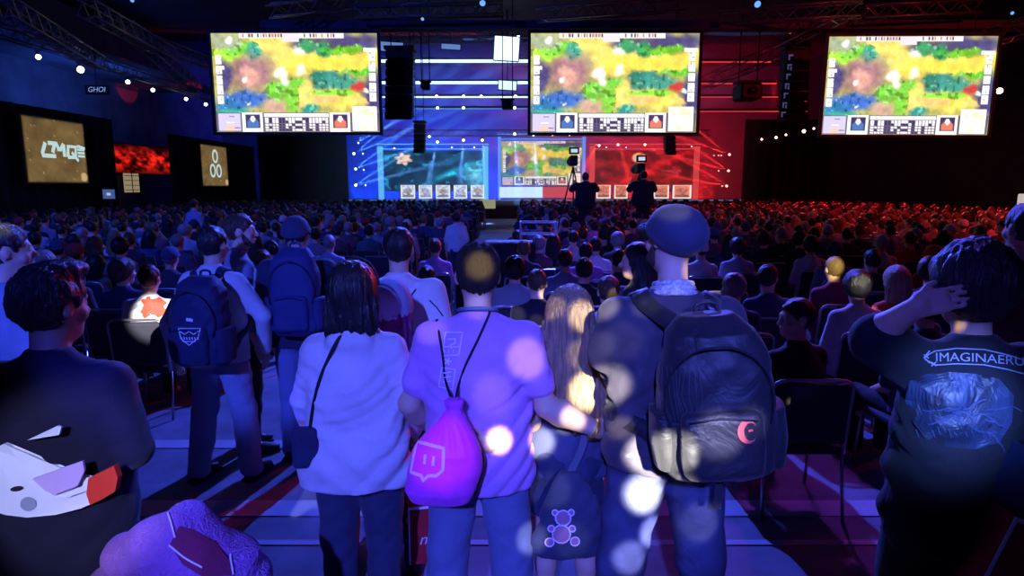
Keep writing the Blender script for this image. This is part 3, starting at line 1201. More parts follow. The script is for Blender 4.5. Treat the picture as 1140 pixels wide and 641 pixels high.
# ---- prints on the shirts
def decal(pr_obj, name, m, build, bv, parent):
    mb = MB()
    build(mb, bv)
    MI = parent.matrix_world.inverted()
    mb.v = [tuple(MI @ Vector(v)) for v in mb.v]
    return mb.build(name, m, parent)


bvJ = surf(J)


def jp(mb, bv):
    stroke(mb, bv, [(496, 370), (515, 370), (511, 395), (493, 396)], 1.5, closed=True, step=5)
    stroke(mb, bv, [(499, 378), (507, 377), (507, 382), (502, 384), (503, 388)], 2.0, step=3)
    stroke(mb, bv, [(494, 386), (511, 386)], 1.3, step=4)
    for k in range(3):
        stroke(mb, bv, [(495 + k * 5, 389), (495 + k * 5, 393)], .8)
    for k in range(5):
        a = 2 * PI * k / 5
        stroke(mb, bv, [(499, 402), (499 + 4 * math.cos(a), 402 + 4 * math.sin(a))], 2.0)
    stroke(mb, bv, [(492, 409), (507, 411), (504, 433), (489, 430)], 1.4, closed=True, step=5)
    for k in range(3):
        stroke(mb, bv, [(494, 415 + k * 5), (503, 414 + k * 5)], 1.3)
    stroke(mb, bv, [(500, 413), (496, 427)], .9)


decal(J, 'shirt_print', M['print_lilac'], jp, bvJ, J.kids['shirt'])

bvG = surf(G_)


def gp(mb, bv):
    stroke(mb, bv, [(1034, 391), (1028, 398), (1034, 404)], 1)
    top = [(1029, 397), (1040, 391), (1065, 388), (1095, 389), (1120, 395), (1142, 402)]
    bot = [(1029, 400), (1040, 406), (1065, 405), (1095, 406), (1120, 411), (1142, 417)]
    stroke(mb, bv, top, .9, step=6)
    stroke(mb, bv, bot, .9, step=6)
    for a in ((1028, 395), (1036, 403)):
        stroke(mb, bv, [a, (a[0] + 5, a[1] + 4)], 1)
        stroke(mb, bv, [(a[0] + 5, a[1]), (a[0], a[1] + 4)], 1)

    def fn(u, v):
        px = 1096 + u * 16.0
        t = (px - 1040) / 100
        return px, 397.5 - v * 13 + 10 * max(t - .3, 0) ** 1.5 + 0.8 * (1 - t)
    text_on(mb, bv, 'IMAGINAERUM', fn, 1.05)


decal(G_, 'shirt_lettering', M['print_grey'], gp, bvG, G_.kids['shirt'])


def gp2(mb, bv):
    rng = random.Random(3)
    # branching pattern of the big picture print below the words
    for k in range(16):
        p = Vector((rng.uniform(1025, 1110), rng.uniform(455, 482)))
        a = rng.uniform(-.6, .5)
        pts = [p]
        for i in range(5):
            p = p + Vector((math.cos(a), math.sin(a))) * rng.uniform(4, 8)
            a += rng.uniform(-.6, .6)
            pts.append(p)
        stroke(mb, bv, [tuple(q) for q in pts], rng.uniform(.6, 1.5), step=4)
    for k in range(14):
        xx = 1020 + k * 6
        stroke(mb, bv, [(xx, 478 + 4 * math.sin(k)), (xx + 3, 484 + 3 * math.cos(k * 2))], .8)


decal(G_, 'shirt_picture', mat('print_dark', (.05, .07, .16), rough=.6), gp2, bvG, G_.kids['shirt'])


def gp3(mb, bv):
    fill(mb, bv, [(1012, 424), (1030, 416), (1056, 414), (1085, 416), (1112, 422), (1128, 440), (1126, 470), (1112, 492), (1085, 500), (1055, 497), (1030, 488), (1016, 468), (1008, 445)], .0022, n=14)


decal(G_, 'shirt_picture_ground', mat('print_blue', (.022, .035, .075), rough=.45, var=.95, vscale=9, spec=.5, bump=.6, bscale=14, stretch=(1, 1, .4)), gp3, bvG, G_.kids['shirt'])

# ---- magenta drawstring bag
cB = P(494, 512, 2.235)
F = SDF((-.24, -.16, -.24), (.24, .16, .30), .0065)


def gather(u, v, w):
    an = np.arctan2(u, v * 1.6)
    g = np.clip((w - .02) / .16, 0, 1)
    return (.0035 + .002 * np.sin(an * 3)) * np.sin(an * 21 + 5 * np.sin(w * 9)) * g + .004 * np.sin(14 * u + 19 * w + 2 * np.sin(12 * u)) * (1 - g * .7)


F.loft([(-.165, -.015, 0, .07, .03), (-.155, -.01, 0, .110, .052), (-.11, -.01, 0, .136, .075), (-.04, 0, 0, .140, .085), (.04, .01, 0, .122, .08),
        (.11, .025, .01, .080, .058), (.16, .035, .015, .044, .036), (.19, .04, .02, .026, .024), (.205, .042, .02, .034, .028), (.225, .042, .02, .036, .026)], p=2.3, disp=gather)
bag = F.build('drawstring_bag', M['bag_magenta'])
bag.location = cB
tag(bag, 'magenta drawstring bag with a white speech-bubble emblem on the back of the purple T-shirt man', 'bag')
flush()
bvb = bvh_world([bag])


def tw(mb, bv):
    T_ = lambda pts: [(p[0], p[1]) for p in pts]
    outer = T_([(464, 497), (466, 492), (494, 499), (493, 523), (486, 529), (477, 529), (471, 535), (470, 529), (458, 525), (462, 505)])
    stroke(mb, bv, outer, 3.4, closed=True, step=3, off=.004)
    stroke(mb, bv, [(474, 506), (473, 516)], 2.8, off=.004)
    stroke(mb, bv, [(483, 508), (482, 518)], 2.8, off=.004)


decal(bag, 'emblem', M['print_white'], tw, bvb, bag)
bvJ = bvh_world([J.kids['shirt']])
mt = bag.matrix_world.inverted()
for pts in ([(487, 352), (489, 372), (494, 400), (497, 425)], [(543, 352), (532, 378), (519, 405), (511, 428)]):
    mb = MB()
    s3 = [cam_hit(bvJ, a, b, .005)[0] for a, b in pts]
    sx = s3[0].x
    shp = [J.origin + Vector((sx - J.origin.x, .04, J.z(1.47))), J.origin + Vector((sx - J.origin.x, -.03, J.z(1.485)))]
    for i in range(2):
        l, n, _, _d = bvJ.find_nearest(shp[i])
        shp[i] = l + n * .005
    end = cB + Vector((.042, .0, .20))
    pp = catmull([shp[0], shp[1]] + s3 + [end], 6)
    mb.tube([mt @ p for p in pp], .0048, 6)
    # loops going down beside the bag
    mb.tube([mt @ p for p in catmull([end, cB + Vector((.10, .03, .10)), cB + Vector((.145, .03, -.02)), cB + Vector((.11, .01, -.14))] if pts[0][0] > 500 else
                                     [end, cB + Vector((-.05, .07, .09)), cB + Vector((-.11, .05, -.02)), cB + Vector((-.105, .01, -.14))], 6)], .003, 6)
    mb.build('cord', M['cord_black'], bag, True)

# ---- rucksacks
pk = backpack('black rucksack with a red crescent C on the back of the flat-capped man', P(795, 440, 2.06), .37, .54, .27, M['bag_black'],
              yaw=-.15, roll=-.10, h=.007)
shoulder_straps(pk, L, xs=(-.13, .15), w=.062)
flush()
bvp = bvh_world([pk] + [c for c in pk.children if c.name.startswith('front_pocket')])


def lc(mb, bv):
    poly = []
    for t in np.linspace(.75, 2 * PI - .75, 26):
        poly.append((832 + 11 * math.cos(t), 480 + 13 * math.sin(t)))
    base = poly
    inner = [(835.5 + 7.6 * math.cos(t), 480 + 9.6 * math.sin(t)) for t in np.linspace(.75, 2 * PI - .75, 26)]
    vs = []
    for p in base + inner:
        vs.append(tuple(cam_hit(bv, p[0], p[1], .005)[0]))
    n = len(base)
    mb.raw(vs, [(i, i + 1, n + i + 1, n + i) for i in range(n - 1)])
    stroke(mb, bv, [(833, 479), (838, 478)], 2.2, off=.005)


decal(pk, 'emblem', M['print_red'], lc, bvp, pk)
mb = MB()
MI = pk.matrix_world.inverted()
for (a, b, c, d_) in ((803, 520, 798, 566), (826, 524, 827, 536), (834, 524, 835, 534)):
    p0, p1 = P(a, b, 2.10), P(c, d_, 2.10)
    mb.strap([MI @ p0, MI @ p0.lerp(p1, .5), MI @ p1], [(0, -1, 0)] * 3, .026 if a == 803 else .007, .003)
mb.build('webbing_strap', M['bag_black'], pk)
# mesh side pocket with stretched cords
mb = MB()
bvq = bvh_world([pk] + [c for c in pk.children if c.name.startswith('side_pocket')])
for k in range(9):
    a = 738 + k * 5
    stroke(mb, bvq, [(a, 408), (a + 4 * math.sin(k), 440), (a + 10 - k, 468)], 1.0, off=.004, step=6)
stroke(mb, bvq, [(734, 468), (775, 476), (780, 470)], 2, off=.004, step=6)
mb.v = [tuple(MI @ Vector(v)) for v in mb.v]
mb.build('mesh_pocket', mat('mesh_grey', (.06, .065, .08), rough=.5), pk)

pc = backpack('navy rucksack with a pale crest emblem, worn by the man in the pale long-sleeved top', P(224, 358, 3.97), .36, .57, .24, M['bag_navy'], yaw=-.2, h=.009)
shoulder_straps(pc, Cm)
flush()
bvp = bvh_world([pc] + [c for c in pc.children if c.name.startswith('front_pocket')])


def crest(mb, bv):
    stroke(mb, bv, [(199, 366), (223, 366), (221, 376), (211, 384), (202, 377)], .9, closed=True, step=4, off=.004)
    stroke(mb, bv, [(201, 369), (206, 372), (211, 369), (216, 372), (221, 369)], 1, off=.004)
    for k in range(7):
        stroke(mb, bv, [(202 + k * 3, 375), (202 + k * 3 + 1, 378)], 1.1, off=.004)
    stroke(mb, bv, [(204, 380), (218, 380)], .8, off=.004)
    stroke(mb, bv, [(208, 355.5), (215, 356.5)], 3, off=.004)


decal(pc, 'emblem', M['print_white'], crest, bvp, pc)
pe = backpack('tall blue-black rucksack worn by the man in the dark baseball cap', P(328, 325, 4.34), .34, .60, .20, mat('bag_blue', (.03, .04, .13), rough=.7, bump=.4, bscale=6), h=.009)
shoulder_straps(pe, E)

# crossbody strap + small dark bag of the sweater woman
bvF = bvh_world([F_.kids['sweater']])
small = SDF((-.09, -.05, -.12), (.09, .05, .12), .008)
small.rbox((0, 0, 0), (.058, .026, .088), .022)
small.warp(fold(.003, 9, 9, 9, 1))
sb = small.build('handbag', M['bag_navy'])
sb.location = P(341, 498, 2.50)
tag(sb, 'small dark handbag at the hip of the woman in the grey sweater', 'bag')
flush()
mb = MB()
pts = [(377, 378), (366, 400), (356, 425), (349, 455), (346, 478)]
s3, n3 = [], []
for a, b in pts:
    l, n = cam_hit(bvF, a, b, .005)
    s3.append(l)
    n3.append(n)
l, n, _, _d = bvF.find_nearest(s3[0] + Vector((.03, .09, .09)))
s3 = [l + n * .005] + s3
n3 = [n] + n3
MI = sb.matrix_world.inverted()
cc = catmull(s3, 5)
nn = [n3[min(int(i / 5), len(n3) - 1)] for i in range(len(cc))]
mb.strap([MI @ p for p in cc], nn, .014, .004)
mb.build('strap', M['cord_black'], sb)

# thin strap on white tee man
bvX = bvh_world([Gm.kids['shirt']])
mb = MB()
stroke(mb, bvX, [(463, 322), (452, 336), (441, 350)], 1.8, off=.004)
stroke(mb, bvX, [(478, 334), (486, 342), (493, 352)], 1.4, off=.004)
MI = Gm.kids['shirt'].matrix_world.inverted()
mb.v = [tuple(MI @ Vector(v)) for v in mb.v]
mb.build('strap', M['cord_black'], Gm.kids['shirt'])

# tote with a teddy bear patch on the girl's hip
ct = P(634, 575, 2.50)
F = SDF((-.22, -.1, -.25), (.22, .1, .25), .008)
F.loft([(-.17, 0, 0, .10, .04), (-.155, 0, 0, .135, .05), (-.05, 0, 0, .150, .055), (.06, .0, 0, .12, .05), (.14, .0, 0, .07, .035), (.20, 0, 0, .03, .02)], p=2.4, disp=fold(.007, 7, 6, 8, 1))
tote = F.build('shoulder_bag', M['bag_tote'])
tote.location = ct
tag(tote, 'dark cloth shoulder bag with a teddy bear patch at the hip of the long-haired girl', 'bag')
flush()
bvt = bvh_world([tote])


def bear(mb, bv):
    def circ(cx, cy, r, a0=0, a1=2 * PI):
        stroke(mb, bv, [(cx + r * math.cos(a), cy + r * math.sin(a)) for a in np.linspace(a0, a1, 14)], 1.3, off=.004)
    circ(627, 576, 8.5)
    circ(618, 570, 3.2)
    circ(636, 570, 3.2)
    circ(625, 594, 10)
    circ(612, 603, 5)
    circ(640, 602, 5)
    circ(614, 588, 3.5)
    circ(637, 588, 3.5)


decal(tote, 'bear_outline', M['print_lilac'], bear, bvt, tote)


def bear2(mb, bv):
    for cx, cy, r in ((627, 576, 8), (618, 570, 2.8), (636, 570, 2.8), (625, 594, 9.5), (612, 603, 4.6), (640, 602, 4.6), (614, 588, 3), (637, 588, 3)):
        fill(mb, bv, [(cx + r * math.cos(a), cy + r * math.sin(a)) for a in np.linspace(0, 2 * PI, 13)[:-1]], .0025, n=3)


decal(tote, 'bear_patch', M['print_pink'], bear2, bvt, tote)
mb = MB()
MI = tote.matrix_world.inverted()
top = ct + Vector((0, 0, .19))
mb.strap([MI @ p for p in catmull([top, P(650, 490, 2.53), P(652, 440, 2.60), P(655, 410, 2.70)], 6)], [(0, -1, 0)] * 30, .03, .004)
mb.build('strap', mat('strap_grey', (.10, .12, .16), rough=.8), tote)


# red carrier bags with script lettering
def carrier(label, c, w, hgt, d, yaw, text, tsize, roll=0):
    a, b, z2 = w / 2, d / 2, hgt / 2
    mb = MB()
    t = .004
    for (cc, sz) in (((0, -b, 0), (w, t, hgt)), ((0, b, 0), (w, t, hgt)), ((-a, 0, 0), (t, d, hgt)), ((a, 0, 0), (t, d, hgt)), ((0, 0, -z2), (w, d, t))):
        mb.box(cc, sz)
    o = mb.build('carrier_bag', M['red_cloth'])
    o.location = c
    o.rotation_euler = (0, roll, yaw)
    tag(o, label, 'bag')
    mb = MB()
    for s_ in (-1, 1):
        mb.box((s_ * a, -b - .003, 0), (.008, .006, hgt))
    mb.box((0, -b - .003, z2 - .006), (w, .006, .012))
    mb.build('white_edging', M['print_white'], o)
    mb = MB()
    v, f = text_mesh(text, tsize, .3)
    mb.raw([(p[0], -b - .006, p[1] - z2 * .15) for p in v], f)
    mb.build('script_lettering', M['print_white'], o)
    for s_ in (-1, 1):
        mb = MB()
        mb.strap(catmull([(-a * .4, s_ * b, z2 * .9), (-a * .35, s_ * b * .6, z2 + .10), (a * .35, s_ * b * .6, z2 + .10), (a * .4, s_ * b, z2 * .9)], 6), [(0, s_, 0)] * 20, .02, .003)
        mb.build('carry_handle', M['red_cloth'], o)
    return o


carrier('red carrier bag with white script between the long-haired girl and the flat-capped man', P(688, 523, 2.74), .15, .23, .08, .0, 'ndi', .075)
carrier('red carrier bag with white edging at the lower right corner', P(1146, 640, 1.80), .30, .34, .10, -.12, 'll', .12, roll=.32)
carrier('red carrier bag low behind the magenta drawstring bag', P(470, 590, 3.0), .13, .30, .09, .2, 'n', .08)
# dark tablet case beside
mb = MB()
mb.box((0, 0, 0), (.012, .16, .24), bev=.005)
tb = mb.build('folder', mat('folder_blue', (.02, .03, .09), rough=.25, spec=.6))
tb.location = P(1132, 540, 1.84)
tb.rotation_euler = (.15, .25, .35)
tag(tb, 'slim dark blue folder held at the hip of the raised-arm person', 'folder')

# foam visor hat on the back of man A
def plate(px_poly, Yf, t=.012, inner=None):
    """thick curved plate from an outline; Yf gives its distance along its length"""
    import bmesh
    bm = bmesh.new()
    vs = [bm.verts.new(P(a, b, Yf(a))) for a, b in px_poly]
    fc = bm.faces.new(vs)
    bmesh.ops.triangulate(bm, faces=[fc])
    bmesh.ops.subdivide_edges(bm, edges=bm.edges, cuts=2, use_grid_fill=True)
    g = bmesh.ops.extrude_face_region(bm, geom=list(bm.faces))
    for v in g['geom']:
        if isinstance(v, bmesh.types.BMVert):
            v.co.y += t
    bmesh.ops.recalc_face_normals(bm, faces=bm.faces)
    vv = [v.co.copy() for v in bm.verts]
    bm.verts.index_update()
    ff = [tuple(v.index for v in f.verts) for f in bm.faces]
    bm.free()
    return vv, ff


cv = P(52, 540, 1.72)
flush()
bvA = bvh_world([A.kids['shirt']])
YA = [min(cam_hit(bvA, min(max(a, 8), 138), b, 0)[0].y for b in (500, 530, 560)) for a in range(-50, 141, 10)]
YA = np.convolve(np.pad(YA, 3, mode='edge'), np.ones(7) / 7, 'valid')
Yf = lambda a: float(np.interp(a, range(-50, 141, 10), YA)) - .030
main = [(-40, 525), (-8, 500), (4, 494), (9, 496), (19, 510), (37, 529), (50, 542), (60, 553), (76, 553), (95, 547), (112, 535), (126, 520), (130, 532), (127, 546), (112, 556), (90, 566), (62, 573), (30, 576), (5, 573), (-30, 560)]
mb = MB()
vv, ff = plate(main, Yf, .014)
mb.raw([v - cv for v in vv], ff)
vis = mb.build('foam_visor', M['foam_white'], None, False)
vis.location = cv
tag(vis, 'white foam visor with a red end and a grey disc on the black-haired man\'s back', 'foam visor')
for nm, poly, mm, yo in (('fin', [(36, 533), (92, 513), (94, 524), (86, 541), (60, 551), (50, 546)], mat('foam_lilac', (.62, .45, .72), rough=.6), -.012), ('fin', [(30, 490), (64, 474), (68, 476), (66, 484)], M['foam_white'], -.004)):
    mb = MB()
    vv, ff = plate(poly, lambda a, q=yo: Yf(a) + q, .008)
    mb.raw([v - cv for v in vv], ff)
    mb.build(nm, mm, vis)
mb = MB()
vv, ff = plate([(98, 533), (112, 526), (126.5, 519), (131, 532), (128, 547), (113, 556), (100, 562), (96, 550)], lambda a: Yf(a) - .006, .024)
mb.raw([v - cv for v in vv], ff)
mb.build('red_end', M['foam_red'], vis)
flush()
bvv = bvh_world([vis])


def vp(mb, bv):
    fill(mb, bv, [(19.5 + 7.5 * math.cos(a), 543.5 + 3 * math.sin(a) - 1.0 * math.cos(a)) for a in np.linspace(0, 2 * PI, 13)[:-1]], .003, n=2)


def vp2(mb, bv):
    fill(mb, bv, [(32 + 9 * math.cos(a), 560.5 + 8 * math.sin(a)) for a in np.linspace(0, 2 * PI, 17)[:-1]], .003, n=2)


decal(vis, 'dark_oval', M['tee_black'], vp, bvv, vis)
decal(vis, 'grey_disc', M['foam_grey'], vp2, bvv, vis)
# ------------------------------------------------------------------ room shell
STR = lambda mb, name, m: tag(mb.build(name, m), kind='structure')
mat('carpet', (.17, .17, .22), rough=.9, var=.25, vscale=3, bump=.2, bscale=90)
mat('carpet_light', (.36, .36, .44), rough=.9, var=.15, vscale=4)
mat('wall_black', (.012, .012, .016), rough=.9, var=.3, vscale=1.5)
mat('wall_blue', (.10, .10, .13), rough=.9, var=.3, vscale=.8)
mat('ceiling_dark', (.03, .03, .04), rough=.9, var=.4, vscale=.7)
mat('drape', (.006, .006, .009), rough=.95, bump=.6, bscale=5, stretch=(1, 1, .08))
mat('truss_metal', (.12, .12, .14), rough=.35, metal=.6)
mat('black_case', (.008, .008, .010), rough=.6)
mat('stage_white', (.5, .5, .55), rough=.6)
XL, XR, YB, YN, ZC = -21.0, 20.0, 48.0, -9.0, 10.5
STR(MB().box(((XL + XR) / 2, (YB + YN) / 2, -.1), (XR - XL, YB - YN, .2)), 'floor', M['carpet'])
STR(MB().box(((XL + XR) / 2, (YB + YN) / 2, ZC + .1), (XR - XL, YB - YN, .2)), 'ceiling', M['ceiling_dark'])
STR(MB().box((XL - .1, (YB + YN) / 2, ZC / 2), (.2, YB - YN, ZC)), 'wall_left', M['wall_blue'])
STR(MB().box((XR + .1, (YB + YN) / 2, ZC / 2), (.2, YB - YN, ZC)), 'wall_right', M['wall_black'])
STR(MB().box(((XL + XR) / 2, YB + .1, ZC / 2), (XR - XL, .2, ZC)), 'wall_back', M['wall_blue'])
STR(MB().box(((XL + XR) / 2, YN - .1, ZC / 2), (XR - XL, .2, ZC)), 'wall_front', M['wall_black'])
mb = MB()
mb.box((0, 3.82, .003), (11, .20, .006))
mb.box((0, 3.42, .003), (11, .05, .006))
mb.box((-1.9, 4.85, .003), (2.2, .16, .006))
STR(mb, 'trim_1', M['carpet_light'])

# ------------------------------------------------------------------ painted pictures shown on the screens (light they give off)
def vnoise(u, v, s, seed=0):
    r = np.random.default_rng(seed)
    g = r.random((64, 64))
    x, y = u * s, v * s
    xi, yi = np.floor(x).astype(int), np.floor(y).astype(int)
    fx, fy = x - xi, y - yi
    fx, fy = fx * fx * (3 - 2 * fx), fy * fy * (3 - 2 * fy)
    q = lambda a, b: g[a % 64, b % 64]
    return (q(xi, yi) * (1 - fx) + q(xi + 1, yi) * fx) * (1 - fy) + (q(xi, yi + 1) * (1 - fx) + q(xi + 1, yi + 1) * fx) * fy


def fbm(u, v, s, seed=0):
    return (vnoise(u, v, s, seed) * .5 + vnoise(u, v, s * 2.1, seed + 1) * .27 + vnoise(u, v, s * 4.3, seed + 2) * .15 + vnoise(u, v, s * 9, seed + 3) * .08)


def paint_map(u, v):
    A = 1.78
    wu = u + .07 * (fbm(u * A, v, 7, 5) - .5)
    wv = v + .12 * (fbm(u * A, v, 7, 15) - .5)
    c = np.zeros(u.shape + (3,))
    c[:] = (165, 158, 95)

    def blob(x, y, rx, ry, col, soft=.35):
        d = np.sqrt(((wu - x) / rx) ** 2 + ((wv - y) / ry) ** 2)
        a = np.clip((1 + soft - d) / (2 * soft), 0, 1)[..., None]
        c[:] = c * (1 - a) + np.array(col) * a
    YEL, GRN, TEA, NAV, PUR, BLU = (222, 196, 100), (110, 185, 60), (60, 150, 130), (75, 68, 112), (150, 108, 115), (62, 100, 180)
    for b in ((.35, .15, .14, .14, YEL), (.5, .28, .22, .12, YEL), (.74, .32, .32, .09, (226, 200, 78)), (.92, .22, .12, .08, (230, 202, 85)), (.30, .3, .08, .12, (190, 180, 120)),
              (.55, .62, .06, .17, (240, 200, 110)), (.78, .68, .20, .08, (215, 195, 90)), (.66, .66, .08, .05, (225, 175, 110)),
              (.12, .2, .14, .05, (160, 215, 60)), (.17, .16, .10, .06, GRN), (.25, .19, .05, .07, TEA), (.08, .08, .09, .07, (150, 160, 130)),
              (.22, .40, .13, .17, PUR), (.21, .44, .06, .10, (205, 150, 135)), (.07, .42, .04, .16, NAV), (.18, .66, .16, .08, BLU), (.08, .74, .09, .09, (50, 110, 160)),
              (.10, .8, .10, .05, TEA), (.37, .74, .07, .07, (185, 150, 130)), (.38, .57, .06, .10, GRN), (.46, .66, .04, .15, (120, 190, 60)), (.50, .50, .06, .06, GRN),
              (.82, .10, .22, .09, NAV), (.60, .10, .12, .06, (90, 80, 95)), (.58, .12, .05, .06, (60, 140, 90)), (.67, .17, .04, .07, (50, 145, 90)), (.80, .17, .12, .045, (100, 170, 40)),
              (.97, .6, .07, .22, NAV), (.72, .46, .12, .07, (60, 130, 120)), (.64, .46, .05, .07, (50, 120, 105)), (.80, .49, .07, .06, (70, 150, 130)), (.74, .585, .17, .03, (130, 205, 60)),
              (.88, .38, .10, .03, (90, 170, 50)), (.57, .76, .05, .06, (50, 140, 130)), (.88, .55, .03, .06, (190, 60, 60)), (.88, .70, .05, .03, (240, 190, 110))):
        blob(*b)
    sp = vnoise(u * A, v, 36, 33)
    g = (sp > .80) & (c[..., 1] > c[..., 0] + 10)
    c[g] = c[g] * .65 + np.array((190, 240, 190)) * .35
    dk = (vnoise(u * A, v, 24, 35) < .25) & (c[..., 1] > c[..., 0] + 10)
    c[dk] = c[dk] * .72
    c *= (.80 + .42 * fbm(u * A, v, 16, 77))[..., None]
    for x, y, rx, ry in ((.41, .38, .035, .05), (.43, .47, .022, .06), (.54, .37, .02, .05), (.17, .47, .018, .03), (.53, .17, .03, .05), (.92, .59, .012, .03), (.10, .06, .02, .03), (.19, .70, .01, .02)):
        d = np.sqrt(((wu - x) / rx) ** 2 + ((wv - y) / ry) ** 2)
        a = np.clip(1.4 - d, 0, 1)[..., None]
        c[:] = c * (1 - a) + np.array((248, 240, 245)) * a

    def rect(x0, x1, y0, y1, col, al=1.0):
        mk = (u >= x0) & (u < x1) & (v >= y0) & (v < y1)
        c[mk] = c[mk] * (1 - al) + np.array(col) * al
    rr = random.Random(4)
    W_ = (240, 236, 240)
    rect(.17, .80, 0, .045, (225, 215, 215))
    rect(.43, .53, 0, .085, (210, 200, 205))
    for k in range(34):
        x = .19 + k * .0175
        if not .43 < x < .53:
            rect(x, x + rr.choice((.008, .012)), .008, .036, rr.choice(((60, 50, 70), (110, 90, 90), (190, 120, 100), (225, 215, 215))))
    for side in (0, 1):
        x0 = .018 if side == 0 else .945
        for k in range(5):
            y0 = .22 + k * .102 - side * .03
            rect(x0, x0 + .036, y0, y0 + .085, W_)
            for j in range(5):
                xx, yy = x0 + rr.uniform(0, .028), y0 + rr.uniform(0, .07)
                rect(xx, xx + .007, yy, yy + .012, (150, 140, 160))
        rect(x0 - .03 * side, x0 + .05, .33 - side * .18, .36 - side * .18, W_)
    rect(0, 1, .80, 1, (70, 62, 100), .75)
    rect(.015, .15, .81, .99, (190, 180, 215))
    for k in range(10):
        rect(.02 + rr.uniform(0, .11), .04 + rr.uniform(0, .11), .82 + k * .016, .83 + k * .016, rr.choice(((70, 60, 120), (240, 235, 245), (110, 90, 150))))
    rect(.06, .11, .93, .99, (235, 180, 160))
    for x0, c1, c2 in ((.16, (70, 105, 165), (235, 240, 250)), (.695, (205, 110, 90), (250, 235, 225))):
        rect(x0, x0 + .125, .80, .995, c2)
        rect(x0 + .018, x0 + .107, .815, .96, (60, 50, 85))
        d = np.abs(u - (x0 + .0625)) / .03 + 0 * v
        mk = (v > .83 + (.0 + d * .05)) & (v < .955) & (d < 1.2)
        c[mk] = c1
        mk = ((u - x0 - .0625) / .014) ** 2 + ((v - .865) / .032) ** 2 < 1
        c[mk] = (225, 225, 240)
    rect(.295, .69, .805, .845, (240, 236, 238))
    for r_ in range(5):
        for k in range(19):
            col = rr.choice(((240, 236, 240), (240, 236, 240), (62, 48, 95), (225, 215, 225))) if k not in (4, 5, 12) else (60, 46, 95)
            rect(.30 + k * .0205, .30 + k * .0205 + .016, .855 + r_ * .028, .855 + r_ * .028 + .021, col)
    rect(.835, .985, .735, .99, (248, 240, 232))
    mk = (u > .845) & (u < .975) & (v > .75) & (v < .975)
    n = fbm(u * A, v, 26, 44)
    c[mk & (n > .56)] = (215, 205, 170)
    c[mk & (n < .38)] = (250, 225, 215)
    return np.clip(c, 0, 255)


def lin(c):
    c = np.asarray(c, float) / 255
    return np.where(c <= .04045, c / 12.92, ((c + .055) / 1.055) ** 2.4)


def picture(name, corners, fn, nu, nv, m, parent=None):
    """a flat picture surface; corners TL, TR, BL (world)"""
    TL, TR, BL = [np.array(q, float) for q in corners]
    us, vs = np.linspace(0, 1, nu + 1), np.linspace(0, 1, nv + 1)
    U, V = np.meshgrid(us, vs, indexing='ij')
    pts = TL + U[..., None] * (TR - TL) + V[..., None] * (BL - TL)
    idx = np.arange((nu + 1) * (nv + 1)).reshape(nu + 1, nv + 1)
    q = np.stack([idx[:-1, :-1], idx[:-1, 1:], idx[1:, 1:], idx[1:, :-1]], -1).reshape(-1, 4)
    o = mesh_obj(name, pts.reshape(-1, 3), q, m, parent, False)
    col = lin(fn(U, V)).reshape(-1, 3)
    at = o.data.color_attributes.new('Col', 'FLOAT_COLOR', 'POINT')
    at.data.foreach_set('color', np.concatenate([col, np.ones((len(col), 1))], 1).astype(np.float32).ravel())
    return o


m_screen = attr_emit('screen_light', 1.6)
m_panel = attr_emit('projected_light', .75)
m_stage_scr = attr_emit('stage_screen_light', 1.25)


def big_screen(label, TL, TR, BL, cables=True):
    TL, TR, BL = Vector(TL), Vector(TR), Vector(BL)
    BR = TR + BL - TL
    n = (TR - TL).cross(BL - TL).normalized()
    if n.y > 0:
        n = -n
    mid = (TR + BL) / 2
    root = empty('projection_screen', mid)
    tag(root, label, 'screen', 'hanging projection screens')
    MI = Matrix.Translation(-mid)
    p = picture('picture_surface', [TL - mid, TR - mid, BL - mid], paint_map, 200, 112, m_screen, root)
    w, hgt = (TR - TL).length, (BL - TL).length
    ux, uz = (TR - TL).normalized(), (TL - BL).normalized()
    R = Matrix((ux, -n, uz)).transposed()
    mb = MB()
    t = .09
    for s_ in (-1, 1):
        mb.box(ux * s_ * (w / 2 + t / 2) + n * .02, (t, .12, hgt + 2 * t), R)
        mb.box(uz * s_ * (hgt / 2 + t / 2) + n * .02, (w, .12, t), R)
    mb.build('screen_frame', M['black_case'], root)
    mb = MB().box(-n * .07, (w + t, .05, hgt + t), R)
    mb.build('back_panel', M['black_case'], root)
    if cables:
        for s_ in (-1, 1):
            a = ux * s_ * w * .36 + uz * (hgt / 2 + t)
            MB().tube([a, Vector((a.x, a.y, ZC - mid.z))], .015, 6).build('suspension_cable', M['black_case'], root)
    return root


def vscr(px0, px1, py0, py1, Y, dl=0, dr=0):
    TL, TR = P(px0, py0, Y), P(px1, py0 + dr, Y)
    zb = P((px0 + px1) / 2, py1, Y).z
    zt = (TL.z + TR.z) / 2
    TL.z = TR.z = zt
    return TL, TR, Vector((TL.x, TL.y, zb))


big_screen('left one of three hanging projection screens, nearest the left wall, showing a game map', *vscr(234.5, 420, 37, 147, 21))
big_screen('middle one of three hanging projection screens, above the stage centre, showing a game map', *vscr(591, 779, 37, 147.5, 21))
TL, TR, BL = vscr(925, 1109, 39.5, 149.5, 21)
TL.y += .15
big_screen('right one of three hanging projection screens, before the dark wall, showing a game map', TL, TR + Vector((0, -.1, -.04)), BL + Vector((-.06, .1, 0)))

# ------------------------------------------------------------------ stage
SY = 42.0
zs = P(570, 222, SY).z
root = empty('stage', (1.8, 44.5, 0))
tag(root, 'wide raised stage deck with a lit front edge behind the crowd', 'stage')
MB().box((0, 0, zs / 2 - .02), (26, 5, zs - .04)).build('deck', M['black_case'], root)
MB().box((0, -2.53, zs - .05), (26, .06, .05)).build('edge_strip', emit('edge_glow', (.25, .45, 1), .5), root)


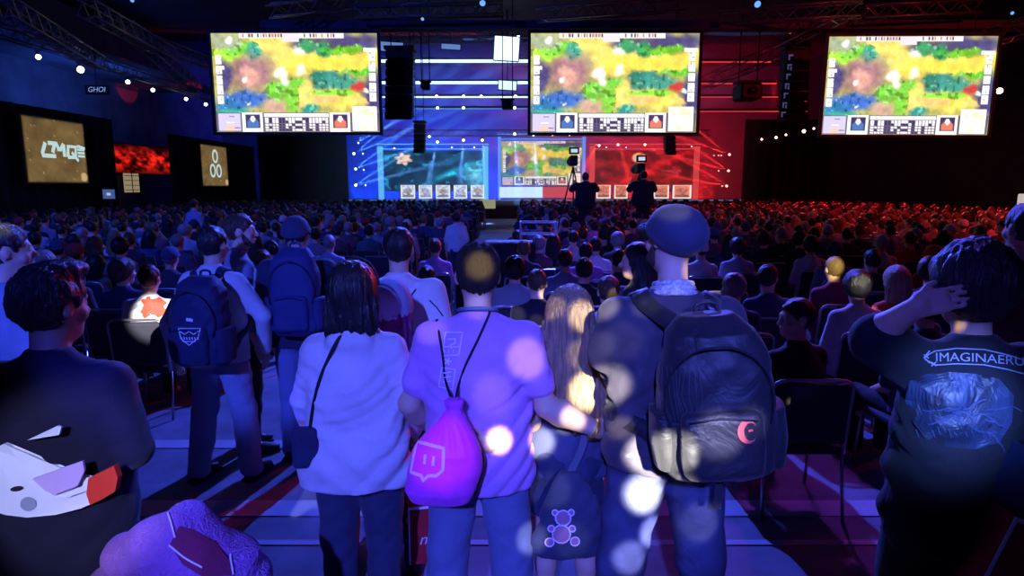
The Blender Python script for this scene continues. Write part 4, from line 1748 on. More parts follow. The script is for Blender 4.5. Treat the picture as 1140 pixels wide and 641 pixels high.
def teal_paint(u, v):
    c = np.zeros(u.shape + (3,))
    n = fbm(u * 1.7, v, 7, 61)
    d = np.sin((u * 1.4 + v * 1.1) * 9 + n * 9) * .5 + .5
    c[:] = (8, 42, 74)
    c += (n[..., None] - .4) * np.array((20, 110, 130))
    s = np.clip(d - .8, 0, 1) * 5 * (vnoise(u, v, 9, 62) > .5)
    c += s[..., None] * np.array((20, 90, 110))
    g = np.clip(1 - np.abs(u - .62 + (v - .6) * .8) * 9, 0, 1) * np.clip(1 - np.abs(v - .6) * 3, 0, 1)
    c += g[..., None] * np.array((30, 130, 140))
    g = np.clip(1 - np.sqrt(((u - .93) / .16) ** 2 + ((v - .6) / .45) ** 2), 0, 1)
    c += g[..., None] * np.array((120, 190, 200)) * (.5 + n[..., None])
    r = np.sqrt(((u - .2) * 1.75) ** 2 + (v - .2) ** 2)
    a = np.clip((.15 + .03 * np.sin(np.arctan2(v - .2, (u - .2) * 1.75) * 6) - r) / .03, 0, 1)[..., None]
    c = c * (1 - a) + a * (np.array((255, 225, 205)) - (vnoise(u, v, 40, 5)[..., None] > .6) * 60)
    return np.clip(c, 0, 255)


def red_paint(u, v):
    c = np.zeros(u.shape + (3,))
    n = fbm(u * 1.7, v, 7, 71)
    c[:] = (92, 12, 16)
    c += (n[..., None] - .4) * np.array((210, 20, 30))
    g = np.clip(1 - np.abs(u - .5 + (v - .5) * .9) * 6, 0, 1) * np.clip(vnoise(u * 2, v, 9, 72) + .1, 0, 1)
    c += g[..., None] * np.array((150, 12, 20))
    g = np.clip(1 - np.abs(v - .5) * 14, 0, 1) * (np.abs(u - .78) < .1) * (vnoise(u, v, 60, 3) > .4)
    c += g[..., None] * np.array((90, 40, 50))
    r = np.sqrt(((u - .45) * 1.75) ** 2 + (v - .17) ** 2)
    a = np.clip((.15 - r) / .04, 0, 1)[..., None]
    c = c * (1 - a) + a * (np.array((250, 190, 150)) - (vnoise(u, v, 30, 5)[..., None] > .55) * np.array((20, 90, 90)))
    return np.clip(c, 0, 255)


BLUE_L, RED_L = (.04, .22, 1.0), (1.0, .02, .02)


def stage_screen(label, x0, x1, y0, y1, fn, post_col, pname, nu=120, nv=68, Y=SY + .6, post=7, strength=1.2):
    TL, TR, BL = vscr(x0, x1, y0, y1, Y)
    mid = (TR + BL) / 2
    r = empty('stage_screen', mid)
    tag(r, label, 'screen')
    picture('picture_surface', [TL - mid, TR - mid, BL - mid], fn, nu, nv, m_stage_scr, r)
    w, hh = (TR - TL).length, TL.z - BL.z
    MB().box((0, .08, 0), (w, .1, hh)).build('back_panel', M['black_case'], r)
    pw = post * Y / FPX
    for s_ in (-1, 1):
        mb = MB().box((s_ * (w / 2 + pw / 2), -.1, (zs - mid.z + hh / 2 + .3) / 2 + 0), (pw * .8, .25, hh / 2 + .3 - (zs - mid.z)), bev=.03)
        o = mb.build('light_column', emit(pname, post_col, strength), r)
    for dz_ in (.12, .42):
        MB().box((0, -.1, hh / 2 + dz_), (w + pw * 2, .1, .06)).build('light_bar', emit(pname, post_col, strength), r)
    return r


stage_screen('left stage screen in teal with a round pale emblem, framed by cyan light columns', 427, 537, 168, 213, teal_paint, (.12, .50, 1.0), 'column_cyan')
stage_screen('right stage screen in dark red with a round pale emblem, framed by red light columns', 663, 772, 168, 213, red_paint, (1.0, .08, .08), 'column_red', strength=.8)
r = stage_screen('small centre stage screen between the blue and red halves, showing a game map', 558, 648, 157, 206, paint_map, (.10, .30, 1.0), 'column_blue', Y=SY, post=4)
for s_, c_ in ((0, (.55, .75, 1.0)), (1, (1.0, .10, .16))):
    a, b = ((556, 604), (604, 650))[s_]
    TL, TR, BL = vscr(a, b, 208, 220, SY - .3)
    o = MB().box(((TL.x + TR.x) / 2, SY - .2, (TL.z + BL.z) / 2), (TR.x - TL.x, .2, TL.z - BL.z)).build('light_box', emit('box_' + 'ab'[s_], c_, 1.4 - .7 * s_))
    tag(o, ('white-blue' if s_ == 0 else 'pinkish red') + ' glowing box below the centre stage screen', 'light box')


def card_paint(seed, tint):
    def fn(u, v):
        n = fbm(u * .8, v, 12, seed)
        c = np.zeros(u.shape + (3,))
        c[:] = np.array(tint)
        c *= (.5 + 1.0 * n)[..., None]
        d = ((u - .5) / .28) ** 2 + ((v - .45) / .22) ** 2
        c[d < 1] = c[d < 1] * .4 + np.array((150, 110, 110)) * .6 * (.5 + n[d < 1][:, None])
        d = np.abs(u - .5) / .40 + (1 - v) * .0
        mk = (v > .65 + d * .12) & (d < 1)
        c[mk] = c[mk] * .5 + np.array((50, 55, 70)) * .5
        e = (u < .09) | (u > .91) | (v > .93) | (v < .04)
        c[e] = 245
        return np.clip(c, 0, 255)
    return fn


for i, (a, b) in enumerate(((446, 462), (466, 481), (485, 501), (505, 520), (524, 539))):
    TL, TR, BL = vscr(a, b, 206, 221, SY - .4)
    mid = (TR + BL) / 2
    r = empty('player_booth', mid)
    tag(r, '%s white-edged player portrait panel on the blue half of the stage' % ('leftmost', 'second from left', 'middle', 'fourth from left', 'rightmost')[i], 'player booth', 'player booths on the blue side')
    picture('portrait_panel', [TL - mid, TR - mid, BL - mid], card_paint(80 + i, (190, 205, 230)), 16, 16, m_stage_scr, r)
    MB().box((0, .15, 0), (TR.x - TL.x, .25, TL.z - BL.z), bev=.04).build('booth_case', M['black_case'], r)
for i, (a, b) in enumerate(((664, 680), (684, 699), (706, 722), (728, 745), (749, 770))):
    TL, TR, BL = vscr(a, b, 206, 221, SY - .4)
    mid = (TR + BL) / 2
    r = empty('player_booth', mid)
    tag(r, '%s pink-edged player portrait panel on the red half of the stage' % ('leftmost', 'second from left', 'middle', 'fourth from left', 'rightmost')[i], 'player booth', 'player booths on the red side')
    picture('portrait_panel', [TL - mid, TR - mid, BL - mid], card_paint(90 + i, (235, 120, 90)), 16, 16, m_stage_scr, r)
    MB().box((0, .15, 0), (TR.x - TL.x, .25, TL.z - BL.z), bev=.04).build('booth_case', M['black_case'], r)
o = MB().box((0, 0, 0), (.85, .08, .5), bev=.02).build('sign_board', mat('board_yellow', (.4, .4, .2), emit=(.75, .8, .45), estr=.35))
o.location = P(543, 227, 36)
tag(o, 'small pale yellow board in front of the stage, at the end of the aisle', 'board')

# ------------------------------------------------------------------ horizontal light bars, trusses, rigging
def bar(label, x0, x1, py, Y, r, m, cat='light bar', name='hanging_light_bar', group=None):
    a, b = P(x0, py, Y), P(x1, py, Y)
    c = (a + b) / 2
    root = empty(name, c)
    tag(root, label, cat, group)
    MB().tube([a - c, b - c], r * 1.5, 8).build('light_tube', m, root)
    MB().box((0, .1, .08 + r), ((b - a).length, .12, .12)).build('housing', M['black_case'], root)
    return root


wb = emit('bar_whiteblue', (.40, .62, 1.0), 3.0)
bb = emit('bar_blue', (.10, .30, 1.0), .9)
rb = emit('bar_red', (1.0, .04, .06), .8)
for py, th, m, wd in ((68, .055, wb, 'thick topmost'), (92, .05, wb, 'second from the top'), (108, .028, wb, 'third from the top'), (121, .02, bb, 'lowest thin')):
    bar('%s white-blue horizontal light bar above the blue half of the stage' % wd, 424, 600, py, 38, th, m, group='blue light bars')
for py, th, wd in ((69, .03, 'topmost'), (93, .03, 'second from the top'), (108, .02, 'third from the top'), (124, .02, 'lowest')):
    bar('%s red horizontal light bar above the right half of the stage' % wd, 770, 872 - (124 - py) * .25, py, 38, th, rb, group='red light bars')


def truss(label, a, b, w=.4, r=.025, m=None, group='ceiling trusses'):
    a, b = Vector(a), Vector(b)
    c = (a + b) / 2
    d = (b - a)
    n = max(2, int(d.length / w))
    t = d.normalized()
    u = Vector((0, 0, 1)) - t * t.z
    u = u.normalized() if u.length > .1 else Vector((0, 1, 0))
    s_ = t.cross(u)
    mb = MB()
    cor = [(u * i + s_ * j) * w / 2 for i, j in ((1, 1), (1, -1), (-1, -1), (-1, 1))]
    for q in cor:
        mb.tube([a - c + q, b - c + q], r, 6)
    for i in range(n):
        p0, p1 = a - c + d * (i / n), a - c + d * ((i + 1) / n)
        for k in range(4):
            A_, B_ = cor[k], cor[(k + 1) % 4]
            mb.tube([p0 + (A_ if i % 2 else B_), p1 + (B_ if i % 2 else A_)], r * .55, 4, cap=False)
    o = mb.build('hanging_truss', m or M['truss_metal'], None, True)
    o.location = c
    tag(o, label, 'truss', group)
    return o


def fixture(label, loc, aim, col, strength, size=.1, group=None):
    """moving-head lamp: yoke, can and glowing lens; origin at its top"""
    loc = Vector(loc)
    root = empty('hanging_spotlight', loc)
    tag(root, label, 'stage light', group)
    d = (Vector(aim) - loc).normalized()
    u = d.orthogonal().normalized()
    MB().tube([-d * size * 1.2, -d * size * .9, d * size * 1.0, d * size * 1.15], [size * .6, size * .9, size * 1.0, size * 1.08], 12).build('lamp_can', M['black_case'], root, True)
    c = d * size * 1.16
    mb = MB()
    mb.tube([c, c + d * size * .06, c + d * size * .10], [size * .95, size * .85, size * .3], 16)
    mb.build('lens', emit('lens_%s_%s' % (group or 'x', strength), col, strength), root, True)
    mb = MB()
    mb.tube([u * size * 1.2, u * size * 1.2 + Vector((0, 0, size * 1.6)), -u * size * 1.2 + Vector((0, 0, size * 1.6)), -u * size * 1.2], size * .14, 6)
    mb.box((0, 0, size * 1.9), (size * 1.2, size * 1.2, size * .5))
    mb.build('yoke', M['black_case'], root)
    return root


LW = (.75, .82, 1.0)
loff = [(42, 63, 22), (89, 77, 24), (142, 91, 27), (170, 100, 30), (207, 110, 33), (229, 116, 35)]
names = ('nearest', 'second nearest', 'third', 'fourth', 'fifth', 'farthest')
pts = [P(*q) for q in loff]
for i, p in enumerate(pts):
    fixture('%s round white stage light on the left-hand truss over the drapes' % names[i], p, (-2, 8, 1), LW, 9, .085 if i not in (1,) else .12, 'left truss lights')
d = (pts[-1] - pts[0]).normalized()
truss('long dark truss carrying the round white lights along the left side', pts[0] - d * 6 + Vector((0, 0, .45)), pts[-1] + d * 3 + Vector((0, 0, .45)), .35)
# diagonal rigging, upper left
for i, (q0, q1) in enumerate((((95, 8, 17), (190, 60, 24)), ((140, 30, 20), (215, 95, 28)), ((0, 5, 14), (110, 70, 22)), ((165, 45, 24), (232, 70, 30)))):
    truss('dark %s ceiling truss running towards the stage, upper left of the hall' % ('first', 'second', 'outermost', 'short')[i], P(*q0), P(*q1), .4, .03)
truss('dark truss crossing the ceiling above the two right screens', P(800, 20, 22), P(960, 10, 20), .4, .03)
truss('steep truss above the right screen gap catching blue light', P(870, 45, 24), P(935, 12, 20), .5, .03)
truss('blue-lit truss end at the top right corner', P(1100, 42, 22), P(1180, 20, 20), .5, .03)
truss('slanting truss in red light left of the right screen', P(786, 92, 30), P(880, 52, 26), .5, .025)
for i, (q0, q1) in enumerate((((395, 14, 21), (560, 10, 21)), ((600, 16, 20), (760, 6, 22)), ((300, 12, 20), (400, 2, 22)), ((960, 14, 21), (1090, 8, 21)))):
    truss('dim truss high over the hanging screens, %s of four short ones' % ('second from left', 'third from left', 'leftmost', 'rightmost')[i], P(*q0), P(*q1), .35, .03)
# long header beam behind the screens
a, b = P(310, 30, 22), P(1140, 28, 22)
o = MB().box((0, 0, 0), ((b - a).length + 3, .5, .26)).build('header_beam', mat('beam_paint', (.05, .045, .08), rough=.7, var=.3, vscale=1))
o.location = (a + b) / 2 + Vector((1, 0, 0))
tag(o, 'long grey beam crossing the hall just above the hanging screens', 'beam')
truss('long front truss over the stage carrying the blue and red spotlights', P(425, 148, 40.5), P(790, 148, 40.5), .35, .03)
truss('horizontal truss behind the light bars over the blue half', P(422, 38, 37), P(600, 36, 37), .35, .03)
truss('second horizontal truss below the top one over the blue half', P(422, 46, 37), P(600, 45, 37), .25, .02)
# line arrays
def line_array(label, px, py0, py1, Y, wpx, n=8, lean=0, sign=False):
    top, bot = P(px, py0, Y), P(px + lean, py1, Y)
    c = top
    root = empty('line_array_speaker', c)
    tag(root, label, 'speaker')
    w = wpx * Y / FPX
    H_ = top.z - bot.z
    hh = H_ / n
    for i in range(n):
        t = (i + .5) / n
        p = Vector(((bot.x - top.x) * t, -.25 * t * t, -H_ * t))
        MB().box(p, (w, .6, hh * .93), Matrix.Rotation(.25 * t, 3, 'X'), bev=.03).build('speaker_cabinet', M['black_case'], root)
    MB().box((0, 0, .1), (w * 1.1, .8, .1)).build('rigging_frame', M['black_case'], root)
    for s_ in (-1, 1):
        MB().tube([(s_ * w * .35, 0, .1), (s_ * w * .35, 0, ZC - c.z)], .02, 6).build('hanging_chain', M['black_case'], root)
    if sign:
        mb = MB()
        v, f = text_mesh('SOUND', .5)
    return root


line_array('tall black line-array loudspeaker hanging right of the left screen', 446, 58, 133, 24, 29)
line_array('tall black line-array loudspeaker hanging between the middle and right screens', 886, 45, 135, 24, 26, lean=-6)
line_array('small dark loudspeaker column hanging above the left stage screen', 467.5, 138, 170, 36, 12, 6)
line_array('small dark loudspeaker column hanging above the right stage screen', 745, 146, 172, 36, 11, 5)
# vertical blue banner with marks on right array
rt = empty('hanging_banner', P(876, 95, 23.4))
tag(rt, 'narrow vertical banner with pale block marks beside the right loudspeaker', 'banner')
MB().box((0, 0, 0), (.30, .03, 2.3), Matrix.Rotation(.07, 3, 'Y')).build('banner_cloth', mat('banner_blue', (.02, .03, .10), rough=.8), rt)
mb = MB()
rg = random.Random(5)
for k in range(7):
    z_ = 1.0 - k * .32
    mb.box((-.0 + z_ * .07, -.025, z_), (.16, .01, .05))
    mb.box((-.05 + z_ * .07, -.025, z_ - .09), (.05, .01, .14))
    if k % 2:
        mb.box((.05 + z_ * .07, -.025, z_ - .12), (.05, .01, .12))
mb.build('block_marks', mat('banner_marks', (.3, .35, .6), emit=(.15, .2, .5), estr=.25), rt)
# projectors / moving heads hanging in the gap
def projector(label, px, py, Y, s=1.0, glow=None):
    c = P(px, py, Y)
    rt = empty('projector', c)
    tag(rt, label, 'projector')
    MB().box((0, 0, 0), (.7 * s, .9 * s, .5 * s), bev=.06).build('projector_case', M['black_case'], rt)
    MB().tube([(0, -.44 * s, 0), (0, -.56 * s, 0)], .13 * s, 14).build('projector_lens', M['metal_dark'], rt, True)
    mb = MB()
    for s_ in (-1, 1):
        mb.tube([(s_ * .3 * s, 0, .2 * s), (s_ * .3 * s, 0, ZC - c.z)], .025, 6)
    mb.box((0, 0, .32 * s), (.8 * s, .6 * s, .06))
    mb.build('ceiling_mount', M['black_case'], rt)
    return rt


projector('dark projector hung in the gap right of the middle screen', 832, 103, 22, 1.0)
projector('small projector hung below the white light panel over the blue half', 565, 117, 30, .75)
projector('small projector hung right of the left loudspeaker', 474, 96, 30, .6)
for (lab, px, py, w_, h_, col, st) in (('large bright white panel hanging at the top left of the middle screen', 564, 54, 26, 24, (.55, .8, 1), 2.2), ('small white panel lower down beside the middle screen', 565, 95, 19, 9, (.55, .75, 1), 1.5),
                                   ('pale tilted panel above the left loudspeaker', 435, 52, 26, 9, (.2, .35, .9), .6), ('pale tilted panel in the middle of the blue rigging', 502, 52, 20, 5, (.2, .35, .9), .6)):
    c = P(px, py, 33)
    rt = empty('hanging_light_box', c)
    tag(rt, lab, 'light box')
    w_, h_ = w_ * 33 / FPX, h_ * 33 / FPX
    MB().box((0, 0, 0), (w_, .05, h_), Matrix.Rotation(.06, 3, 'Y')).build('glowing_face', emit('panel_%d' % px, col, st), rt)
    MB().box((0, .08, 0), (w_ + .08, .08, h_ + .08), Matrix.Rotation(.06, 3, 'Y')).build('panel_case', M['black_case'], rt)
    MB().tube([(0, .08, h_ / 2), (0, .08, ZC - c.z)], .02, 6).build('panel_hanger', M['black_case'], rt)

# stage fixtures (lens + real spot light)
def spot(name, loc, aim, col, e, ang, blend=.3, size=.05):
    l = bpy.data.lights.new(name, 'SPOT')
    l.energy = e
    l.color = col
    l.spot_size = math.radians(ang)
    l.spot_blend = blend
    l.shadow_soft_size = size
    o = bpy.data.objects.new(name, l)
    o.location = loc
    o.rotation_euler = (Vector(aim) - Vector(loc)).to_track_quat('-Z', 'Y').to_euler()
    COL.objects.link(o)
    return o


def area(name, loc, aim, col, e, sx, sy):
    l = bpy.data.lights.new(name, 'AREA')
    l.shape = 'RECTANGLE'
    l.size, l.size_y = sx, sy
    l.energy = e
    l.color = col
    o = bpy.data.objects.new(name, l)
    o.location = loc
    o.rotation_euler = (Vector(aim) - Vector(loc)).to_track_quat('-Z', 'Y').to_euler()
    COL.objects.link(o)
    return o


stage_l = [(439, 165, 'b', 6), (478, 152, 'b', 8), (487, 158, 'b', 14), (503, 164, 'b', 6), (516, 156, 'b', 16), (528, 164, 'b', 6), (537, 156, 'b', 12), (573, 149, 'b', 20), (594, 150, 'b', 20), (615, 150, 'r', 9), (634, 150, 'r', 9),
           (667, 162, 'r', 12), (688, 161, 'r', 10), (718, 161, 'r', 14), (675, 164, 'r', 6), (697, 164, 'r', 6), (770, 163, 'r', 6),
           (394, 171, 'b', 14), (396, 188, 'b', 10), (396, 206, 'b', 14), (399, 159, 'b', 6), (404, 171, 'b', 4), (405, 189, 'b', 4), (407, 206, 'b', 5),
           (812, 172, 'r', 9), (811, 190, 'r', 8), (809, 207, 'r', 8), (800, 173, 'r', 3), (803, 173, 'r', 3), (800, 190, 'r', 3), (795, 173, 'r', 2), (804, 207, 'r', 3)]
for i, (px, py, c, st) in enumerate(stage_l):
    Y = 40.2
    p = P(px, py, Y)
    sd = px < 420 or px > 790
    aim = (p.x, 36, 0) if not sd else (p.x * .2, 30, 9 if px < 420 else 6)
    if c == 'b':
        fixture('small blue-white spotlight glowing over the blue half of the stage rigging', p, (p.x * .3, 10, 2), (.45, .68, 1), st, .075 if st > 7 else .05, 'blue stage spotlights')
    else:
        fixture('small red-white spotlight glowing over the red half of the stage rigging', p, (p.x * .3, 10, 2), (1, .42, .32), st, .065 if st > 7 else .04, 'red stage spotlights')
# bulbs on the light bars
for i, (px, py) in enumerate(((486, 107), (516, 107), (536, 107), (574, 107), (487, 120), (516, 120), (573, 120), (577, 40))):
    fixture('small blue-white spotlight mounted on the horizontal light bars', P(px, py, 37.6), (0, 10, 3), (.5, .75, 1), 14, .075, 'light bar spotlights')
for i, (px, py, s_) in enumerate(((1113, 101, .12), (895, 146, .07), (864, 153, .05), (875, 150, .04), (906, 143, .04), (848, 155, .04))):
    fixture('small warm red lamp glowing in front of the dark right wall', P(px, py, 26), (3, 6, 2), (1, .42, .25), 8, s_, 'lamps on the dark right side')
for i, (px, py, s_) in enumerate(((146, 1, .06), (537, 5, .09), (845, 6, .10), (1128, 15, .05), (470, 22, .05))):
    fixture('faint blue lamp high under the ceiling', P(px, py, 20), (px / 570 - 1, 12, 8), (.15, .4, 1), 1.2, s_, 'faint ceiling lamps')

# ------------------------------------------------------------------ left side: drapes, projected team panels, doorway
def drape(label, y0, y1, X, ztop):
    n = int((y1 - y0) / .12)
    v, f = [], []
    for i in range(n + 1):
        y_ = y0 + (y1 - y0) * i / n
        dx = .06 * math.sin(i * 1.1) + .03 * math.sin(i * 2.7)
        for zz in (0, ztop * .5, ztop):
            v.append((X + dx, y_, zz))
    for i in range(n):
        for k in range(2):
            a = i * 3 + k
            f.append((a, a + 3, a + 4, a + 1))
    m = len(v)
    v += [(x_ - .04, y_, z_) for x_, y_, z_ in v]
    f += [tuple(q + m for q in reversed(w_)) for w_ in f]
    o = mesh_obj('drape', v, f, M['drape'], None, True)
    tag(o, label, 'curtain')
    return o


z1 = PX(60, 122, -16).z
ya, yb = PX(130, 200, -16).y, PX(191, 200, -16).y
drape('tall black pleated drape at far left behind the first projected square', 8, ya, -16, z1)
drape('black pleated drape between the red-lit doorway and the stage', yb, 41, -16, PX(260, 160, -16).z)


def cross_drape(label, x0, x1, Y, ztop):
    o = drape(label, 0, x1 - x0, 0, ztop)
    o.rotation_euler = (0, 0, -PI / 2)
    o.location = (x0, Y, 0)
    return o


cross_drape('black pleated drape closing the hall between the left side and the blue stage edge', -16, -10.4, 41.6, 6.6)
cross_drape('black pleated drape closing the hall right of the red stage edge', 14.6, 20, 41.6, 6.2)


def panel(label, q, fn, draw):
    """q: px for near/far edges and y's on the plane X=-15.7"""
    X = -15.7
    yn, yf = PX(q[0], 165, X).y, PX(q[1], 165, X).y
    zt, zb = PX(q[0], q[2], X).z, PX(q[0], q[3], X).z
    rt = empty('projected_panel', (X, (yn + yf) / 2, (zt + zb) / 2))
    tag(rt, label, 'screen')
    wy, hz = yf - yn, zt - zb
    picture('picture_surface', [(0, -wy / 2, hz / 2), (0, wy / 2, hz / 2), (0, -wy / 2, -hz / 2)], fn, 60, 50, m_panel, rt)
    MB().box((-.06, 0, 0), (.08, wy + .1, hz + .1)).build('panel_board', M['black_case'], rt)
    mb = MB()
    draw(mb, wy, hz)
    mb.build('team_emblem', emit('emblem_white', (.62, .85, .86), .8), rt)


def tan_paint(seed):
    def fn(u, v):
        c = np.zeros(u.shape + (3,))
        c[:] = (122, 98, 62)
        n = fbm(u, v, 5, seed)
        c *= (.75 + .55 * n)[..., None]
        sp = vnoise(u, v, 44, seed + 3) > .93
        c[sp] = c[sp] * .4 + np.array((235, 205, 140)) * .6
        d = ((u - .93) / .06) ** 2 + ((v - .9) / .07) ** 2
        c[d < 1] = (225, 190, 140)
        e = np.minimum(np.minimum(u, 1 - u), np.minimum(v, 1 - v))
        c *= np.clip(e / .04 + .35, 0, 1)[..., None]
        return np.clip(c, 0, 255)
    return fn


def lmq(mb, w, h):
    s_ = w / 68 * 1.0

    def seg(pts, t=3.0):
        pp = [Vector((.03, (a - 34) * s_, (38 - b) * h / 75)) for a, b in pts]
        mb.strap(pp, [(1, 0, 0)] * len(pp), t * s_, .02)
    seg([(21, 29), (17, 41), (17, 44), (31, 44)])
    seg([(31, 29), (28, 40)])
    seg([(24, 29), (33, 29), (35, 36), (37, 36), (41, 29)])
    seg([(41, 29), (41, 44)])
    seg([(45, 44), (46, 31), (55, 31), (54, 44), (45, 44)], 3.0)
    seg([(50, 38), (57, 48)], 2.2)
    for k in range(3):
        seg([(57 + k * 3, 30 + k * .6), (60 + k * 3, 30 + k)], 2.2)
        seg([(57, 34 + k * 4), (65, 34 + k * 4)], 1.8)


def cloud(mb, w, h):
    for a0 in range(3):
        an = PI / 2 + a0 * 2 * PI / 3
        cy, cz = .135 * w * math.cos(an), .165 * w * math.sin(an)
        pts = [Vector((.03, cy + .085 * w * math.cos(t), cz + .10 * w * math.sin(t))) for t in np.linspace(0, 2 * PI, 25)]
        mb.strap(pts, [(1, 0, 0)] * len(pts), .034 * w, .02)
    return


panel('near projected tan square with angular white letters on the left drape', (27, 95, 128, 203), tan_paint(21), lmq)
panel('far projected tan square with a white three-ring emblem on the left drape', (223, 252, 160, 207), tan_paint(31), cloud)


def red_cloud(u, v):
    n = fbm(u * 2, v, 5, 41)
    c = np.zeros(u.shape + (3,))
    k = np.clip((n - .32) * 3.2, 0, 1) * np.clip(1.25 - np.abs(v - .5) * 2, 0, 1)
    c[:] = k[..., None] * np.array((255, 40, 25)) + np.array((30, 0, 2))
    return np.clip(c, 0, 255)


X2 = -19.8
ry0, ry1 = PX(122, 180, X2).y, PX(198, 180, X2).y
zt, zb = PX(160, 163, X2).z, PX(160, 193, X2).z
rt = empty('wall_screen', (X2, (ry0 + ry1) / 2, (zt + zb) / 2))
tag(rt, 'glowing red cloudy screen seen through the gap between the left drapes', 'screen')
picture('picture_surface', [(0, -(ry1 - ry0) / 2, (zt - zb) / 2), (0, (ry1 - ry0) / 2, (zt - zb) / 2), (0, -(ry1 - ry0) / 2, -(zt - zb) / 2)], red_cloud, 60, 26, attr_emit('red_cloud_light', 1.1), rt)
MB().box((-.08, 0, 0), (.12, ry1 - ry0 + .2, zt - zb + .2)).build('screen_board', M['black_case'], rt)
# lit doorway window below it, interior light put into its glowing face
yy0, yy1 = PX(138, 200, X2).y, PX(154, 200, X2).y
zz0, zz1 = PX(146, 214, X2).z, PX(146, 193, X2).z
rt = empty('lit_doorway_window', (X2, (yy0 + yy1) / 2, (zz0 + zz1) / 2))
tag(rt, 'small dim yellowish lit window below the red cloudy screen', 'light box')
MB().box((0, 0, 0), (.06, yy1 - yy0, zz1 - zz0)).build('lit_face', emit('dim_yellow', (.45, .36, .22), .6), rt)
mb = MB()
for k in range(4):
    mb.box((.04, 0, (k - 1.5) * (zz1 - zz0) / 4), (.03, (yy1 - yy0), .03))
mb.box((.04, 0, 0), (.03, .04, zz1 - zz0))
mb.build('glazing_bars', M['black_case'], rt)
# soffit above the drapes
o = MB().box((-19.2, 22, z1 + 2.9), (3.4, 34, .25)).build('trim_2', M['wall_blue'])
tag(o, kind='structure')
# door-sized lit notice at (120,213)
rt = empty('monitor', P(122, 216, 20))
tag(rt, 'small dim blue monitor on a stand in front of the left drape', 'monitor')
MB().box((0, 0, 0), (.42, .06, .34), bev=.01).build('monitor_case', M['black_case'], rt)
MB().box((0, -.04, 0), (.36, .01, .28)).build('display', emit('dim_blue', (.12, .2, .6), .5), rt)
MB().box((0, -.047, 0), (.12, .005, .08)).build('display_mark', emit('dim_white', (.5, .6, 1), .8), rt)
zz = P(122, 216, 20).z
MB().tube([(0, .03, -.15), (0, .03, -zz)], .03, 8).build('stand', M['black_case'], rt)
# high banner with letters on the left ceiling (unreadable curved sign)
rt = empty('hanging_sign', P(108, 100, 25))
tag(rt, 'small dark hanging sign with pale curved letters over the left drapes', 'sign')
MB().box((0, 0, 0), (.9, .06, .35), bev=.03).build('sign_board', M['black_case'], rt)
mb = MB()
v, f = text_mesh('GHOI', .26, .2)
mb.raw([(p[0], -.04, p[1]) for p in v], f)
mb.build('sign_letters', emit('sign_dim', (.3, .45, .9), .7), rt)
MB().tube([(0, 0, .15), (0, 0, ZC - P(108, 100, 25).z)], .02, 6).build('sign_hanger', M['black_case'], rt)

# ------------------------------------------------------------------ camera riser and operators
rx0, rx1 = P(612, 250, 16).x, P(772, 250, 16).x
root = empty('camera_riser', ((rx0 + rx1) / 2, 16.8, 0))
tag(root, 'black camera riser with a pale handrail in the middle of the crowd', 'platform')
w_ = rx1 - rx0
MB().box((0, 0, .42), (w_, 2.4, .84)).build('riser_deck', M['black_case'], root)
mb = MB()
for k in range(6):
    xx = -w_ / 2 + k * w_ / 5
    mb.tube([(xx, -1.22, .0), (xx, -1.22, 1.0)], .018, 6)
for zz in (.72, 1.0):
    mb.tube([(-w_ / 2, -1.22, zz), (w_ / 2, -1.22, zz)], .018, 6)
mb.build('handrail', M['truss_metal'], root)


def tv_camera(label, px, Y, zc, s=1.0):
    p = P(px, 190, Y)
    rt = empty('broadcast_camera', (p.x, Y, .84))
    tag(rt, label, 'camera')
    hz = zc - .84
    MB().box((0, .0, hz), (.20 * s, .5 * s, .26 * s), bev=.03).build('camera_body', M['black_case'], rt)
    MB().tube([(0, .25 * s, hz), (0, .65 * s, hz)], [.09 * s, .12 * s], 12).build('camera_lens', M['black_case'], rt, True)
    MB().box((0, -.22 * s, hz + .24 * s), (.26 * s, .06, .17 * s), bev=.01).build('viewfinder', M['black_case'], rt)
    MB().box((0, -.22 * s - .035, hz + .24 * s), (.17 * s, .006, .09 * s)).build('viewfinder_display', emit('vf', (.6, .75, 1), .9), rt)
    mb = MB()
    for k in range(3):
        a = k * 2 * PI / 3 + .5
        mb.tube([(0, 0, hz - .15), (.45 * math.cos(a), .45 * math.sin(a), 0)], .02, 6)
    mb.build('tripod', M['black_case'], rt)
    return rt


tv_camera('left broadcast camera on a tripod, in front of the centre stage screen', 638, 17.05, 2.68)
tv_camera('right broadcast camera on a tripod, in front of the red stage screen', 712, 17.05, 2.48)
for (px, ty, lab) in ((652, 192, 'dark camera operator on the riser before the centre stage screen'), (717, 190, 'dark camera operator on the riser before the red stage screen')):
    p = P(px, ty, 16.1)
    human(lab, p.x, 16.1, p.z - .84, h=.022, z0=.84, detail=False, w=1.5, top=dict(mat=M['tee_black'], sleeve=1.8, loose=.03, hem=.8),
          legs=dict(mat=M['trouser_black']), hair=('short', M['hair_black']),
          arms={'L': dict(el=(p.x - .32, 16.25, 1.95), wr=(p.x - .22, 16.5, 2.15)), 'R': dict(el=(p.x + .30, 16.25, 1.95), wr=(p.x + .12, 16.5, 2.1))})
